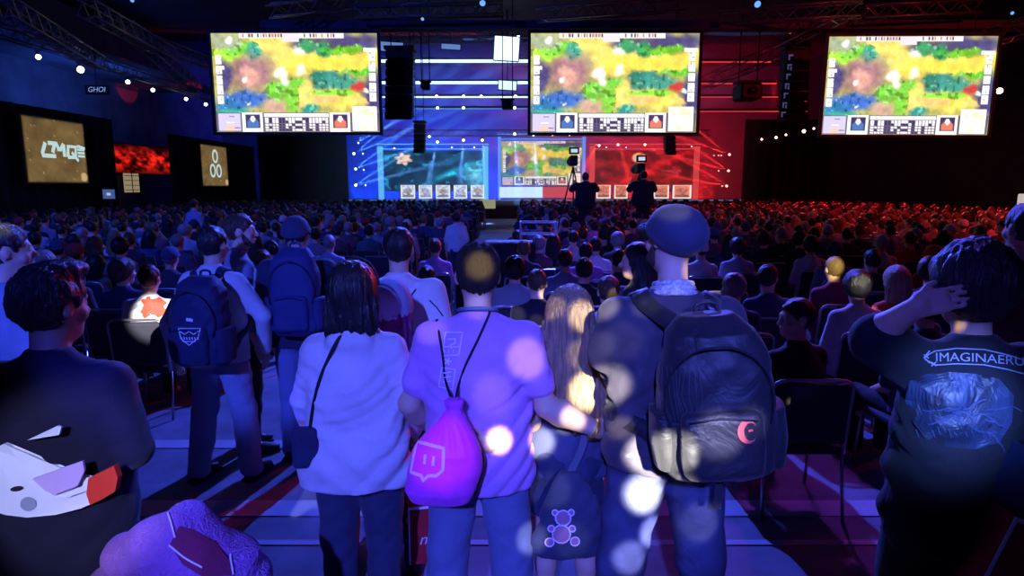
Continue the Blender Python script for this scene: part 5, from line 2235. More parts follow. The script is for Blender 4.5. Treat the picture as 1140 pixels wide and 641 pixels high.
# ------------------------------------------------------------------ seated crowd and chairs
BLUES = [(.05, .05, .09), (.35, .35, .42), (.02, .02, .03), (.10, .10, .18), (.45, .43, .45), (.03, .05, .12), (.14, .06, .08), (.02, .02, .02), (.28, .30, .40), (.07, .12, .12),
         (.04, .04, .05), (.20, .20, .26)]
ramp_mat('crowd_shirt', BLUES)
HAIRS = [(.012, .011, .013), (.03, .02, .015), (.06, .035, .02), (.015, .012, .012), (.15, .10, .05), (.02, .015, .013), (.22, .21, .21), (.04, .025, .018)]
ramp_mat('crowd_hair', HAIRS, rough=.5)
ramp_mat('crowd_cap', [(.5, .5, .52), (.03, .03, .06), (.25, .04, .04), (.06, .08, .15)])
ramp_mat('crowd_shirt_far', BLUES, per='island')
ramp_mat('crowd_hair_far', HAIRS, per='island', rough=.5)
FAR = Vector((0, -500, 0))


def spec(kind, h=.016, **k):
    hd = k.get('head', (0, 0, 0))
    kw = dict(seated=True, h=h, detail=h < .013, top=dict(mat=M[k.get('mat', 'crowd_shirt')], sleeve=k.get('sleeve', .85), loose=k.get('loose', .015), hood=k.get('hood', False), fold=.006 if h < .013 else 0, hem=.8),
              legs=dict(mat=M['trouser_black'], fold=0), shoes=False, head=hd, world_arms=False, arms=k.get('arms'), w=k.get('w', 1.0), female=k.get('female', False))
    kw['hair'] = (k.get('hair', 'short'), M[k.get('hmat', 'crowd_hair')])
    p = human('seated person', 0, 0, k.get('H', 1.74), **kw)
    if k.get('cap'):
        cap_hat(p.o, p.hc, p.Rh, M[k.get('cmat', 'crowd_cap')], k['cap'], 1.0, h)
    return p.o


RAISE = {'R': dict(el=(.30, .12, 1.02), wr=(.24, .16, 1.30), curl=.5)}
PHONE = {'R': dict(el=(.24, .22, .92), wr=(.10, .30, 1.10), curl=.8), 'L': dict(el=(-.24, .22, .92), wr=(-.06, .30, 1.10), curl=.8)}
SPEC = [spec('a', hair='short'), spec('b', hair='short', head=(.5, 0, 0), w=1.1), spec('c', hair='long', female=True, H=1.68), spec('d', hair='short', cap='baseball', head=(-.2, 0, 0)),
        spec('e', hair='bun', female=True, H=1.66), spec('f', hair='full', head=(-.9, -.1, 0), w=1.05), spec('g', hair='bob', female=True, head=(.7, 0, .1), H=1.68),
        spec('h', hair='buzz', w=1.12, H=1.80, head=(.2, -.2, 0)), spec('i', hair='short', head=(0, .15, 0)), spec('j', hair='short', hood=True, arms=PHONE, head=(0, -.3, 0))]


def copy_tree(o, parent=None, skip=()):
    c = o.copy()
    COL.objects.link(c)
    c.parent = parent
    for ch in o.children:
        if ch.name.split('.')[0] not in skip:
            k = copy_tree(ch, c)
            k.matrix_parent_inverse = ch.matrix_parent_inverse
    return c


# chair with its parts
mat('chair_fabric', (.030, .030, .045), rough=.75, bump=.2, bscale=60)
mat('chair_frame', (.42, .42, .45), rough=.28, metal=.85)
CW = .47


def chair_backrest():
    mb = MB()
    for i in range(7):
        pass
    G = SDF((-.3, -.4, .40), (.3, 0, .95), .012)
    G.rbox((0, -.235, .68), (CW / 2 - .01, .022, .19), .02, Matrix.Rotation(.08, 3, 'X'))
    return G


def make_chair():
    rt = empty('stacking_chair', (0, 0, 0))
    tag(rt, 'black upholstered stacking chair with a bright metal frame', 'chair')
    G = SDF((-.3, -.3, .36), (.3, .4, .52), .012)
    G.rbox((0, .03, .435), (CW / 2, .23, .032), .03)
    G.build('seat', M['chair_fabric'], rt)
    chair_backrest().build('backrest', M['chair_fabric'], rt)
    mb = MB()
    mb.tube(catmull([(-CW / 2, -.20, .42), (-CW / 2, -.235, .70), (-CW / 2 + .02, -.262, .875), (0, -.268, .89), (CW / 2 - .02, -.262, .875), (CW / 2, -.235, .70), (CW / 2, -.20, .42)], 5), .012, 8)
    mb.build('back_frame', M['chair_frame'], rt, True)
    for sx in (-1, 1):
        for sy, y_ in ((-1, -.19), (1, .23)):
            MB().tube([(sx * CW / 2, y_ * .95, .42), (sx * (CW / 2 + .01), y_ + .05 * sy, 0)], .011, 8).build('leg', M['chair_frame'], rt, True)
    return rt


def chair_single():
    import bmesh
    mb = MB()
    mb.box((0, .03, .435), (CW, .46, .06), bev=.02)
    mb.box((0, -.235, .68), (CW - .02, .045, .38), Matrix.Rotation(.08, 3, 'X'), bev=.02)
    n = len(mb.f)
    mb.tube([(-CW / 2, -.20, .42), (-CW / 2, -.235, .70), (-CW / 2 + .02, -.262, .875), (CW / 2 - .02, -.262, .875), (CW / 2, -.235, .70), (CW / 2, -.20, .42)], .013, 5)
    for sx in (-1, 1):
        for y_ in (-.22, .26):
            mb.tube([(sx * CW / 2, y_ * .9, .42), (sx * CW / 2, y_, 0)], .012, 4)
    o = mesh_obj('stacking_chair', mb.v, mb.f, [M['chair_fabric'], M['chair_frame']], None, False)
    for i, p in enumerate(o.data.polygons):
        p.material_index = 0 if i < n else 1
    return o


# ---- people one can pick out: (px, py of head top, proto, label, opts)
def seatY(py, H=1.32):
    a = TH + math.atan((py - 320.5) / FPX)
    return (CAM_Z - H) / math.tan(a)


C_('jersey_white', (.66, .64, .64))
NEAR = [
    (164, 296, dict(hair='short', mat='jersey_white', h=.011, w=1.1, head=(.15, -.1, 0)), 'seated person in a white jersey with a large red patch across the back, left block'),
    (135, 290, dict(hair='full', hmat='hair_brown', h=.011, head=(-.5, 0, 0)), 'seated person with curly brown hair just behind the white and red jersey'),
    (64, 268, dict(cap='brimhat', h=.013), 'seated person in a brimmed hat in the left block'),
    (82, 272, dict(cap='baseball', h=.013), 'seated person in a pale cap to the right of the brimmed hat'),
    (47, 281, dict(hair='full', h=.013), 'seated person with bushy dark hair just above the black-haired man at left'),
    (73, 286, dict(hair='buzz', hmat='crowd_hair', h=.013), 'seated person with grey-blue cropped hair, left block near the brimmed hat'),
    (103, 276, dict(hair='long', hood=True, mat='purple_knit', h=.013, female=True), 'seated person in a lilac hooded top in the left block'),
    (143, 261, dict(hair='short', h=.013, head=(.3, 0, 0)), 'seated person with pale grey hair in the left block'),
    (133, 270, dict(hair='full', h=.013), 'seated person with dark hair left of the pale cap in the left block'),
    (188, 276, dict(cap='baseball', h=.012, mat='crowd_shirt', head=(.2, -.1, 0)), 'seated person in a white baseball cap beside the navy rucksack'),
    (197, 262, dict(hair='short', h=.013), 'seated person whose head shows just above the white baseball cap'),
    (103, 308, dict(hair='bob', female=True, h=.011, H=1.55, head=(.9, 0, 0)), 'seated person turned sideways just left of the white and red jersey'),
    (300, 268, dict(hair='short', h=.012, head=(.9, 0, 0)), 'seated person with a pale lit face beside the man in the dark cap'),
    (366, 262, dict(hair='short', h=.012, mat='denim_light'), 'seated person in a light blue top just right of the tall blue-black rucksack'),
    (484, 266, dict(hair='short', h=.012, mat='tee_purple', hmat='hair_brown'), 'seated person in a lilac T-shirt left of the purple T-shirt man'),
    (475, 298, dict(hair='short', h=.011, H=1.6, hmat='hair_black'), 'small seated person with glossy dark hair in front of the lilac T-shirt'),
    (598, 300, dict(hair='buzz', h=.010, mat='tee_navy', hmat='hair_brown'), 'seated person with cropped hair and a navy T-shirt, left above the long-haired girl'),
    (678, 308, dict(hair='short', h=.010, mat='tee_white', hmat='hair_brown'), 'seated person in a white T-shirt right above the long-haired girl'),
    (650, 309, dict(hair='short', h=.011, mat='tee_black', hmat='hair_black'), 'seated person in black between the cropped head and the white T-shirt'),
    (573, 294, dict(hair='full', h=.011), 'seated person partly hidden by the purple T-shirt man on his right side'),
    (583, 268, dict(hair='short', h=.012), 'seated person with dark hair in the centre block, above the shoulder of the purple man'),
    (600, 274, dict(hair='bun', h=.012, female=True), 'seated person with tied-up hair in the centre block'),
    (616, 272, dict(hair='long', h=.012, female=True), 'seated person with straight long hair in the centre block'),
    (629, 285, dict(hair='short', h=.012, mat='denim_light'), 'seated person in a light blue top in the centre block'),
    (638, 262, dict(hair='short', h=.013), 'seated person in front of the camera riser, left part of the centre block'),
    (652, 276, dict(hair='short', h=.012, mat='tee_purple'), 'seated person in a lilac top in the centre block'),
    (663, 269, dict(hair='short', h=.012, mat='tee_white'), 'seated person in a white top in the centre block, below the riser'),
    (688, 262, dict(hair='full', h=.013), 'seated person with dark hair just below the camera riser'),
    (576, 256, dict(hair='short', h=.013, mat='shirt_pale'), 'seated person in a pale top left of the metal rack'),
    (609, 254, dict(hair='short', h=.013), 'seated person with dark hair right of the metal rack'),
    (781, 268, dict(cap='baseball', h=.012, mat='shirt_pale', cmat='collar_white'), 'seated person in a white cap just right of the flat-capped man'),
    (818, 305, dict(hair='short', h=.011, head=(.3, 0, 0)), 'seated person right of the flat-capped man, lit pink from the side'),
    (822, 266, dict(hair='full', h=.013), 'seated person with bushy hair in dim red light, right block'),
    (890, 334, dict(hair='short', h=.009, mat='tee_black', hmat='hair_black', head=(1.35, 0, 0), skin='skin'), 'seated person in profile facing left in a black jacket, right chair row'),
    (957, 304, dict(hair='full', h=.011, mat='shirt_pale', hmat='hair_black', head=(-.2, -.2, 0)), 'seated person with dark curly hair in a pale top, right block'),
    (999, 310, dict(hair='bob', h=.011, hmat='hair_blond', mat='red_jersey', female=True), 'seated person with blond hair and a red top, right block'),
    (983, 262, dict(hair='short', h=.012, mat='shirt_pale', hmat='foam_grey'), 'seated person with grey hair in a pale top, right block'),
    (904, 264, dict(hair='full', h=.012, mat='shirt_pale'), 'seated person with dark hair in a pale top, left part of the right block'),
    (1041, 275, dict(hair='short', h=.012, hood=True, mat='red_jersey', cap='beanie', cmat='red_jersey'), 'seated person in a red hood near the raised hand'),
    (1014, 258, dict(hair='short', h=.013, mat='red_jersey'), 'seated person in a red top behind the grey-haired one'),
    (856, 312, dict(hair='short', h=.011, mat='denim_dark', head=(-.6, 0, 0)), 'seated person in a dark blue top holding a bright phone, right block'),
    (930, 296, dict(hair='short', h=.012, mat='maroon'), 'seated person in a maroon top left of the dark curly hair'),
]
occupied = []
GROUPN = 0
for (px, py, kw, lab) in NEAR:
    Y = seatY(py, 1.74 - .42 if 'H' not in kw else kw['H'] - .40)
    Y0 = Y
    while Y < Y0 + 1.6:
        p = P(px, py, Y)
        if not any((abs(p.x - a) < .50 and abs(Y - b) < .84) for a, b in occupied):
            break
        Y += .05
    o = spec('n', **kw)
    o['label'] = lab
    o.location = (p.x, Y, 0)
    if 'profile' in lab:
        o.rotation_euler = (0, 0, .35)
    occupied.append((p.x, Y))
    if 'red patch' in lab:
        jersey = o
flush()
bvj = bvh_world([c for c in jersey.children if c.name.startswith('shirt')])
sh = [c for c in jersey.children if c.name.startswith('shirt')][0]
decal(None, 'red_patch', M['foam_red'], lambda mb, bv: fill(mb, bv, [(157, 334), (165, 330), (178, 331), (186, 337), (187, 346), (178, 353), (160, 354), (156, 346), (160, 340)], .004, n=4), bvj, sh)
decal(None, 'print_marks', M['print_grey'], lambda mb, bv: [stroke(mb, bv, q, 2.2, off=.005) for q in
      ([(144, 338), (158, 333)], [(142, 346), (158, 340)], [(144, 346), (152, 340), (158, 345)])], bvj, sh)

# ---- rows
standing = [(h_.o.location.x, h_.o.location.y) for h_ in (J, K, L, F_, A, G_, Cm, D, E, Gm, Hk, T, B_, N_)] + [(P(566, 262, 9.0).x, 9.3), (P(600, 262, 9.6).x, 9.9)]
aisle = lambda Y: -1.85 + min(max(Y - 5, 0), 10) * .125
slots = []
Y = 4.25
r_ = 0
while Y < 37:
    X = -15.2
    rr = random.Random(r_ * 13 + 1)
    off = rr.uniform(0, .3)
    while X < 17.5:
        x_, y_ = X + off, Y + rr.uniform(-.04, .04)
        X += .56
        if abs(x_) > Y * .83 + 1.0:
            continue
        if abs(x_ - aisle(Y)) < .95 + (.5 if Y < 6 else 0):
            continue
        if Y < 5.2 and x_ < 1.5:
            continue
        if Y < 6.2 and -2.9 < x_ < -1.2:
            continue
        if abs(x_ - (rx0 + rx1) / 2) < (rx1 - rx0) / 2 + .35 and 15.0 < Y < 18.4:
            continue
        if any((x_ - a) ** 2 + (y_ - b) ** 2 < .36 for a, b in standing):
            continue
        if any(abs(x_ - a) < .50 and abs(y_ - b) < .86 for a, b in occupied):
            continue
        slots.append((x_, y_, rr.random(), rr.random(), rr.uniform(-.25, .25)))
    Y += .95
    r_ += 1
chairs_at = [(a, b, 0) for a, b in occupied] + [(s[0], s[1], s[4] * .2) for s in slots if s[2] < .98]
chairs_at.sort(key=lambda q: q[1] * 1.0 + .0 * abs(q[0]))
peop = [s for s in slots if s[2] < (.93 if s[1] > 9.5 else (.80 if s[1] > 6.5 else .35))]
peop.sort(key=lambda q: q[1])
NI = 300 - len(NEAR) - 16
zone = lambda x_, y_: ('left' if x_ < aisle(y_) else ('centre' if x_ < .25 * y_ else 'right'))
for i, (x_, y_, a, b, rz) in enumerate(peop[:NI]):
    k = int(b * len(SPEC)) % len(SPEC)
    c = copy_tree(SPEC[k], skip=('trousers',) if y_ > 9 else ())
    c.location = (x_, y_, 0)
    c.rotation_euler = (0, 0, rz)
    z_ = zone(x_, y_)
    dd = 'nearer' if y_ < 9 else 'middle'
    c['label'] = {'left': 'seated person among the %s rows of the blue-lit block left of the aisle' % dd,
                  'centre': 'seated person among the %s rows of the centre block in front of the stage' % dd,
                  'right': 'seated person among the %s rows of the red-lit block at the right' % dd}[z_]
    c['group'] = 'seated people, %s block, %s rows' % (z_, dd)
# chairs
ch = make_chair()
n_parts = 70
single = chair_single()
for i, (x_, y_, rz) in enumerate(chairs_at[:300]):
    if i == 0:
        c = ch
    elif i < n_parts:
        c = copy_tree(ch)
    else:
        c = single if i == n_parts else single.copy()
        if i > n_parts:
            COL.objects.link(c)
    c.location = (x_, y_, 0)
    c.rotation_euler = (0, 0, rz)
    z_ = zone(x_, y_)
    dd = 'nearest' if y_ < 7 else 'middle'
    c['label'] = 'black metal-framed stacking chair in the %s rows of the %s seating block' % (dd, z_)
    c['category'] = 'chair'
    c['group'] = 'stacking chairs, %s block, %s rows' % (z_, dd)


def merge(name, protos, places, label, cat):
    """everything too far back to count, as one object"""
    V, Fc, MIx, mats_, n = [], [], [], [], 0
    data = []
    for pr in protos:
        parts = []
        for o in pr:
            me = o.data
            v = np.empty(len(me.vertices) * 3, np.float32)
            me.vertices.foreach_get('co', v)
            li = np.empty(len(me.loops), np.int32)
            me.loops.foreach_get('vertex_index', li)
            lt = np.empty(len(me.polygons), np.int32)
            me.polygons.foreach_get('loop_total', lt)
            mi = np.zeros(len(me.polygons), np.int32)
            me.polygons.foreach_get('material_index', mi)
            g = []
            for mm in me.materials:
                mm = {'crowd_shirt': M['crowd_shirt_far'], 'crowd_hair': M['crowd_hair_far'], 'crowd_cap': M['crowd_cap']}.get(mm.name, mm)
                if mm not in mats_:
                    mats_.append(mm)
                g.append(mats_.index(mm))
            parts.append((v.reshape(-1, 3), li, lt, np.array(g)[mi]))
        data.append(parts)
    LI, LT = [], []
    for (x_, y_, k, rz, sc) in places:
        c_, s_ = math.cos(rz), math.sin(rz)
        for v, li, lt, mi in data[k]:
            q = v * sc
            q = np.stack([q[:, 0] * c_ - q[:, 1] * s_ + x_, q[:, 0] * s_ + q[:, 1] * c_ + y_, q[:, 2]], 1)
            V.append(q)
            LI.append(li + n)
            LT.append(lt)
            MIx.append(mi)
            n += len(v)
    V, LI, LT, MIx = [np.concatenate(q) for q in (V, LI, LT, MIx)]
    me = bpy.data.meshes.new(name)
    me.vertices.add(len(V))
    me.vertices.foreach_set('co', V.astype(np.float32).ravel())
    me.loops.add(len(LI))
    me.loops.foreach_set('vertex_index', LI)
    me.polygons.add(len(LT))
    me.polygons.foreach_set('loop_start', np.concatenate([[0], np.cumsum(LT)[:-1]]).astype(np.int32))
    me.polygons.foreach_set('loop_total', LT)
    me.polygons.foreach_set('material_index', MIx)
    me.update(calc_edges=True)
    for mm in mats_:
        me.materials.append(mm)
    o = bpy.data.objects.new(name, me)
    COL.objects.link(o)
    tag(o, label, cat, kind='stuff')
    return o


# coarse doubles of the same figures for the far rows
LOW = []
for kw in (dict(hair='short'), dict(hair='long', female=True, H=1.68), dict(hair='full', head=(.6, 0, 0)), dict(cap='baseball'), dict(hair='short', hood=True), dict(hair='bob', female=True, head=(-.7, 0, 0))):
    LOW.append(spec('l', h=.034, **kw))
low_parts = [[o] + [c for c in o.children if not c.name.startswith('trousers')] for o in LOW]

cc = P(566, 262, 9.0)
o = MB().box((0, 0, .62), (.75, .5, 1.24), bev=.03).build('flight_case', M['black_case'])
o.location = (cc.x, 9.3, 0)
tag(o, 'tall dark equipment case left of the metal rack in the aisle', 'equipment case')
MB().tube([(-.375, -.255, 1.22), (.375, -.255, 1.22)], .012, 6).build('metal_edge', M['truss_metal'], o)
merge('crowd', low_parts, [(x_, y_, int(b * 6) % 6, rz, 1.0 + .03 * (a - .5)) for x_, y_, a, b, rz in peop[NI:]], 'far rows of seated people up to the stage', 'crowd')
merge('chair_rows', [[single]], [(x_, y_, 0, rz, 1) for x_, y_, rz in chairs_at[300:]], 'far rows of dark chairs under the seated crowd', 'chairs')
for o in LOW + SPEC:
    for c in list(o.children_recursive):
        bpy.data.objects.remove(c)
    bpy.data.objects.remove(o)
# people standing at the left side and in the aisle further on
for i, (px, ty, Y, lab) in enumerate(((215, 222, 15, 'person in a pale top standing far down the left side of the hall'), (508, 236, 12.5, 'person standing in the far aisle with a bright patterned top'),
                                      (497, 232, 15, 'person standing farther down the aisle behind the patterned top'), (661, 247, 13.5, 'person standing in front of the camera riser'))):
    p = P(px, ty, Y)
    human(lab, p.x, Y, p.z, h=.018, detail=False, yaw=.3 * (i - 1), top=dict(mat=M[('denim_light', 'shirt_pale', 'tee_slate', 'tee_purple')[i]], sleeve=.9, loose=.02, fold=0), legs=dict(mat=M['denim_dark'], fold=0), hair=('short', M['hair_black']))

# metal rack in the aisle mouth
c = P(600, 262, 9.6)
rt = empty('equipment_rack', (c.x, 9.9, 0))
tag(rt, 'bright metal framed rack standing among the centre rows', 'rack')
mb = MB()
for sx in (-1, 1):
    for sy in (-1, 1):
        mb.tube([(sx * .27, sy * .2, 0), (sx * .27, sy * .2, 1.48)], .014, 6)
for zz in (.3, .9, 1.3, 1.48):
    mb.tube([(-.27, -.2, zz), (.27, -.2, zz), (.27, .2, zz), (-.27, .2, zz), (-.27, -.2, zz)], .012, 6)
mb.build('rack_frame', mat('rack_metal', (.75, .8, .9), rough=.3, metal=.4), rt)
MB().box((0, 0, .6), (.48, .34, .4), bev=.02).build('rack_case', M['black_case'], rt)
# bright post at the right edge
rt = empty('light_stand', (P(1138, 240, 6.0).x, 6.0, 0))
tag(rt, 'pale lighting stand with a white square head at the right edge', 'light stand')
zt_ = P(1138, 212, 6).z
MB().box((0.02, 0, zt_ - .11), (.14, .05, .16), bev=.01).build('stand_head', mat('head_white', (.8, .8, .75), emit=(1, .9, .75), estr=.5), rt)
MB().tube([(0, 0, 0), (0, 0, zt_ - .15)], .014, 8).build('stand_pole', M['metal_bright'], rt)

# jacket over a chair in the near left corner
jc = copy_tree(ch)
jp_ = P(188, 640, 1.78)
jc.location = (jp_.x - .02, jp_.y + .29, .22)
jc.location.z = 0
jc.scale = (.94, .94, .90)
jc['label'] = 'stacking chair under the purple and maroon jacket, near left corner'
if 'group' in jc:
    del jc['group']
zt_ = P(188, 578, 1.78).z
G = SDF((-.40, -.30, -.85), (.40, .35, .30), .009)
fo = fold(.012, 8, 10, 7, 2)
G.loft([(-.62, 0, 0, .26, .10), (-.25, 0, 0, .27, .11), (-.10, -.0, 0, .28, .13), (0, -.0, 0, .25, .12), (.07, -.02, 0, .15, .09), (.13, .02, 0, .045, .05), (.15, .02, 0, .015, .02)], p=2.1, disp=lambda u, v, w: fo(u, v, w) + .006 * np.sin(38 * u + 30 * w))
jk = G.build('draped_jacket', M['purple_knit'])
jk.location = (jp_.x + .01, jp_.y + .06, zt_ - .14)
tag(jk, 'crumpled purple knitted jacket with a maroon side over a chair, near left corner', 'jacket')
flush()
bvk = bvh_world([jk])
decal(None, 'maroon_side', M['maroon'], lambda mb, bv: fill(mb, bv, [(200, 585), (215, 590), (240, 605), (255, 625), (258, 641), (225, 641), (205, 628), (190, 606)], .006, n=8), bvk, jk)
for q in ([(189, 572), (193, 586), (196, 598)], [(190, 606), (206, 620), (225, 632)], [(255, 618), (259, 640)]):
    decal(None, 'pale_seam', M['print_lilac'], lambda mb, bv, q=q: stroke(mb, bv, q, 1.5, off=.009, step=4), bvk, jk)
# ------------------------------------------------------------------ haze, lights, camera
hz = MB().box((0.9, 39.6, 5.2), (25, 11.5, 8.4)).build('stage_haze', M['drape'])
hm = bpy.data.materials.new('haze')
hm.use_nodes = True
nt = hm.node_tree
nt.nodes.clear()
o_ = nt.nodes.new('ShaderNodeOutputMaterial')
vs = nt.nodes.new('ShaderNodeVolumeScatter')
vs.inputs['Density'].default_value = .05
vs.inputs['Anisotropy'].default_value = .35
nt.links.new(vs.outputs[0], o_.inputs['Volume'])
hz.data.materials[0] = hm
tag(hz, 'thin stage haze catching the blue and red light beams', 'haze', kind='stuff')
BL = (.05, .20, 1.0)
RD = (1.0, .01, .012)
# stage beams: real spots hung on the front truss and on the side towers
for px, aim, e, a in ((487, (-5, 37, 1), 2600, 9), (516, (-3, 36.5, 1), 2600, 9), (537, (-1.5, 37, 1), 2200, 9), (573, (.4, 37, 1), 2200, 10), (594, (1.6, 37, 1), 1800, 10)):
    spot('beam_blue', P(px, 156, 40.0), aim, (.12, .36, 1), e * 9, a * .8)
for px, aim, e, a in ((667, (3, 37, 1), 2200, 10), (688, (7, 36.5, 1), 2200, 9), (718, (11, 37, 1), 2200, 9)):
    spot('beam_red', P(px, 156, 40.0), aim, (1, .04, .04), e * 8, a * .8)
for py in (159, 171, 188, 206):
    for dy in (0, 1):
        p = P(395, py, 40.0)
        spot('beam_blue', p, p + Vector((6, -.6, 5.0 - (py - 160) * .03 - dy * 2.2)), (.10, .34, 1), 90000, 4)
for py in (172, 190, 207):
    for dy in (0, 1):
        p = P(811, py, 40.0)
        spot('beam_red', p, p + Vector((-6, -.6, 4.6 - (py - 160) * .03 - dy * 2.2)), (1, .03, .03), 80000, 4)
# washes on the wall behind the stage
area('wash_blue', (-5.2, 43.8, 1.4), (-5.2, 48, 6), (.005, .055, 1), 4200, 11, .6)
area('wash_blue', (-4.5, 45.0, 9.6), (-4.5, 48, 4), (.005, .05, 1), 400, 11, .6)
area('wash_red', (9.4, 43.8, 1.4), (9.4, 48, 6), RD, 1900, 9, .6)
area('wash_red', (9.0, 40, 9.6), (9.0, 46, 5), RD, 250, 10, .6)
# crowd washes
spot('crowd_blue', (-10, 6, 8.5), (-6, 20, 1), (.03, .08, 1), 3200, 80, .6, .3)
spot('crowd_blue', (-7, 0, 8), (-5, 14, 1), (.04, .09, 1), 2600, 55, .6, .3)
spot('crowd_blue', (1, -4, 8), (1, 16, 1), (.05, .10, 1), 2600, 26, .6, .3)
spot('crowd_blue_front', (0, 34, 8.5), (-4, 22, 1), (.05, .15, 1), 6000, 80, .6, .3)
spot('crowd_red', (14, 4, 8.5), (12, 22, 1), (1, .03, .03), 5200, 56, .6, .3)
spot('crowd_red', (15, 36, 8), (12, 21, 1), (1, .02, .02), 22000, 56, .6, .3)
spot('crowd_red', (16, 12, 7), (6, 12, 1), (1, .03, .05), 700, 70, .6, .3)
spot('crowd_white', (2, 34, 7), (2.5, 30, 1), (1, .85, .8), 500, 60, .6, .2)
# key light from the truss over the riser: throws the leg shadows towards us
KEYB = (.06, .10, 1)
spot('key_blue', (.9, 15, 7.4), (-.6, 4.0, .5), KEYB, 14000, 52, .3, .10)
# blue from behind and above the photographer
spot('back_blue', (-1.0, -6.4, 5.6), (-.12, 2.7, 1.12), (.09, .12, 1), 6200, 14.5, .3, .12)
spot('back_blue', (1.6, -6.5, 5.4), (.45, 2.6, 1.35), (.10, .13, 1), 1800, 9, .5, .12)
spot('back_blue', (-2.6, -6.0, 5.4), (-1.85, 4.4, 1.25), (.06, .10, 1), 6500, 9.5, .4, .12)
spot('left_low', (-2.2, -6.0, 5.4), P(112, 405, 1.85), (.04, .05, 1), 5200, 3.0, .4, .06)
spot('left_hair', (-2.2, -6.0, 5.4), P(40, 320, 1.85), (.04, .06, 1), 1300, 3.4, .6, .06)
spot('visor', (-.6, -6.0, 5.0), P(50, 540, 1.7), (.45, .48, 1), 3600, 4.2, .3, .06)
spot('right_patch', (1.0, -6.0, 5.2), P(1065, 455, 1.9), (.14, .26, 1), 15000, 3.4, 1, .06)
spot('right_arm', (-2.0, -2.0, 4.2), P(1010, 345, 2.0), (.08, .08, 1), 500, 7, .5, .06)
spot('right_words', (1.0, -6.0, 5.2), P(1100, 400, 1.9), (.10, .12, 1), 500, 3.5, .8, .06)
area('left_soffit', (-17.6, 20, 5.6), (-20.5, 22, 8.5), (.03, .10, 1), 160, 10, .6)
area('left_soffit', (-17.6, 30, 5.6), (-20.5, 31, 8.5), (.05, .16, 1), 160, 6, .6)
spot('floor_purple', (3.5, 10, 7), (2.2, 3.4, 0), (.35, .05, .8), 1200, 34, .6, .2)
spot('low_red', (6, 6, 5), (2.6, 3.9, .3), (1, .02, .04), 60, 40, .6, .2)
spot('bag_magenta', (-.8, -6.0, 5.0), P(492, 505, 2.2), (1, .12, .75), 900, 1.9, .5, .02)  # added tint lamp, no such source in the hall: pushes the bag towards magenta
spot('jacket', (-1.2, -4.0, 5.0), P(180, 600, 1.9), (.35, .15, 1), 350, 5, .5, .08)
# patterned warm projector: small white pools over the group
G0 = Vector((1.2, -7.0, 5.0))


def gobo(name, loc, dots, energy, size=.015):
    """one pattern projector: a spot lamp whose gobo wheel passes separate round pools; dots = (px, py, Y, level, radius in m, colour)"""
    loc = Vector(loc)
    ts = [P(q[0], q[1], q[2]) for q in dots]
    c = sum(((t - loc).normalized() for t in ts), Vector()).normalized()
    half = max(c.angle(t - loc) for t in ts) + .03
    o = spot(name, loc, loc + c * 5, (1, 1, 1), energy, math.degrees(half * 2), .02, size)
    l = o.data
    l.use_nodes = True
    nt = l.node_tree
    em = nt.nodes['Emission']
    ge = nt.nodes.new('ShaderNodeNewGeometry')
    acc = None
    for q, t in zip(dots, ts):
        d = (t - loc).normalized()
        R = (t - loc).length
        dist = nt.nodes.new('ShaderNodeVectorMath')
        dist.operation = 'DISTANCE'
        nt.links.new(ge.outputs['Normal'], dist.inputs[0])
        dist.inputs[1].default_value = d * GSIGN
        mr = nt.nodes.new('ShaderNodeMapRange')
        mr.interpolation_type = 'SMOOTHSTEP'
        r = q[4] / R
        mr.inputs['From Min'].default_value = r * 1.25
        mr.inputs['From Max'].default_value = r * .75
        mr.inputs['To Min'].default_value = 0
        mr.inputs['To Max'].default_value = 1
        nt.links.new(dist.outputs['Value'], mr.inputs['Value'])
        sc = nt.nodes.new('ShaderNodeVectorMath')
        sc.operation = 'SCALE'
        sc.inputs[0].default_value = [k * q[3] for k in q[5]]
        nt.links.new(mr.outputs['Result'], sc.inputs['Scale'])
        if acc is None:
            acc = sc.outputs[0]
        else:
            ad = nt.nodes.new('ShaderNodeVectorMath')
            ad.operation = 'ADD'
            nt.links.new(acc, ad.inputs[0])
            nt.links.new(sc.outputs[0], ad.inputs[1])
            acc = ad.outputs[0]
    nt.links.new(acc, em.inputs['Color'])
    em.inputs['Strength'].default_value = 1.0
    return o


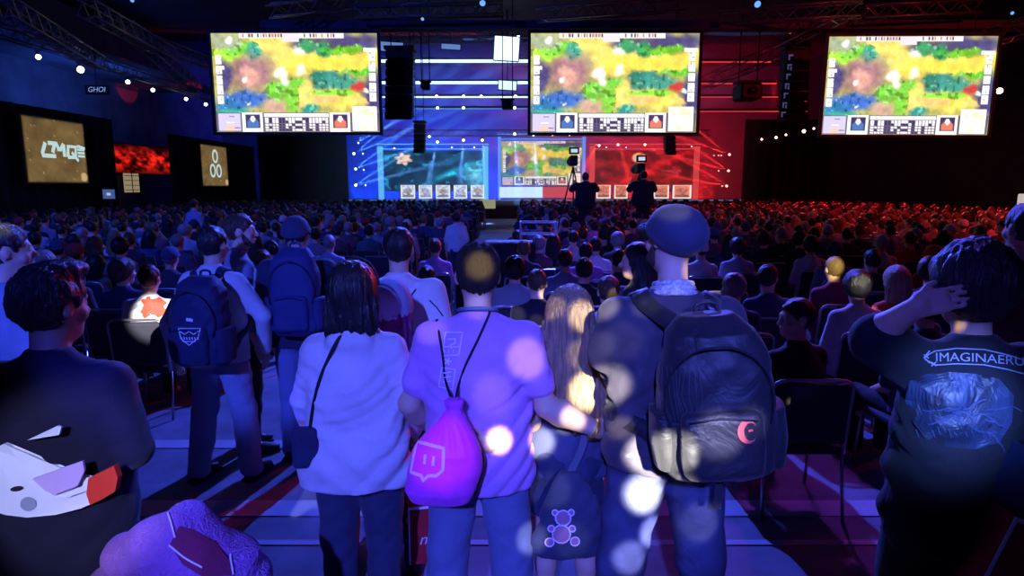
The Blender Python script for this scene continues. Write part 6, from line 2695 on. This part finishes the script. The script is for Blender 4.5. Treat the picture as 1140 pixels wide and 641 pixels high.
GSIGN = 1
WARM, PALE, YELL = (1, .93, .72), (.62, .62, 1), (1, .85, .35)
gobo('gobo_projector', G0, [
    (534, 296, 2.42, 2.2, .050, YELL), (534, 340, 2.4, .18, .050, PALE), (587, 398, 2.40, .5, .075, PALE), (548, 440, 2.38, .12, .075, PALE), (556, 490, 2.36, 3.0, .045, WARM),
    (600, 492, 2.62, 4.0, .060, WARM), (638, 466, 2.44, 1.4, .050, WARM), (655, 436, 2.58, 4.5, .075, WARM), (652, 350, 2.58, 1.8, .060, WARM), (616, 340, 2.6, .5, .05, YELL),
    (750, 232, 2.32, .5, .055, YELL), (778, 300, 2.3, .6, .05, YELL), (748, 345, 2.26, .10, .08, PALE), (692, 380, 2.28, .22, .065, PALE), (712, 505, 2.3, 9, .065, WARM),
    (714, 548, 2.3, 9, .070, WARM), (728, 592, 2.3, 5.0, .055, PALE), (700, 620, 2.3, 1.6, .06, PALE), (790, 485, 1.98, 1.6, .07, PALE), (775, 580, 2.3, .5, .07, PALE),
    (590, 598, 2.5, .9, .06, PALE), (676, 478, 2.46, 1.0, .04, YELL), (480, 365, 2.42, .16, .06, PALE), (614, 545, 2.5, .3, .07, PALE), (635, 600, 2.5, .15, .07, PALE),
    (828, 470, 1.98, .35, .05, PALE), (720, 340, 2.26, .3, .04, WARM), (648, 395, 2.6, .35, .06, WARM)], 9000)
gobo('gobo_projector', G0 + Vector((-1.0, 0, 1)), [
    (158, 342, 5.1, 1.1, .20, (1, .95, .95)), (612, 312, 4.9, .8, .06, WARM), (690, 322, 4.6, .5, .06, YELL),
    (958, 318, 5.1, .8, .08, WARM), (1004, 322, 4.7, 1.0, .07, YELL), (938, 388, 4.3, 1.0, .06, YELL), (442, 270, 8.2, 1.0, .12, YELL), (800, 312, 6.5, .6, .10, YELL),
    (920, 300, 6.4, .7, .12, YELL), (572, 342, 4.9, .4, .10, WARM), (640, 345, 4.9, .3, .08, PALE), (600, 345, 4.8, .3, .06, YELL),
    (870, 285, 8, .4, .10, YELL), (1045, 372, 2.1, .6, .012, YELL)], 30000)

w = bpy.data.worlds.new('world')
SC.world = w
w.use_nodes = True
w.node_tree.nodes['Background'].inputs[0].default_value = (.0, .0, .0, 1)
# dim house light over the hall
area('house', (0, 10, 10.2), (0, 10, 0), (.10, .12, 1), 90, 26, 26)

cam = bpy.data.cameras.new('camera')
co = bpy.data.objects.new('camera', cam)
COL.objects.link(co)
cam.sensor_width = 36
cam.lens = 36 * FPX / W
cam.clip_end = 200
cam.clip_start = .05
co.location = CAM
co.rotation_euler = (math.pi / 2 - TH, 0, 0)
SC.camera = co
SC.view_settings.view_transform = 'Standard'
SC.view_settings.look = 'None'
SC.view_settings.gamma = 1
SC.view_settings.exposure = 0
SC.view_settings.use_curve_mapping = False
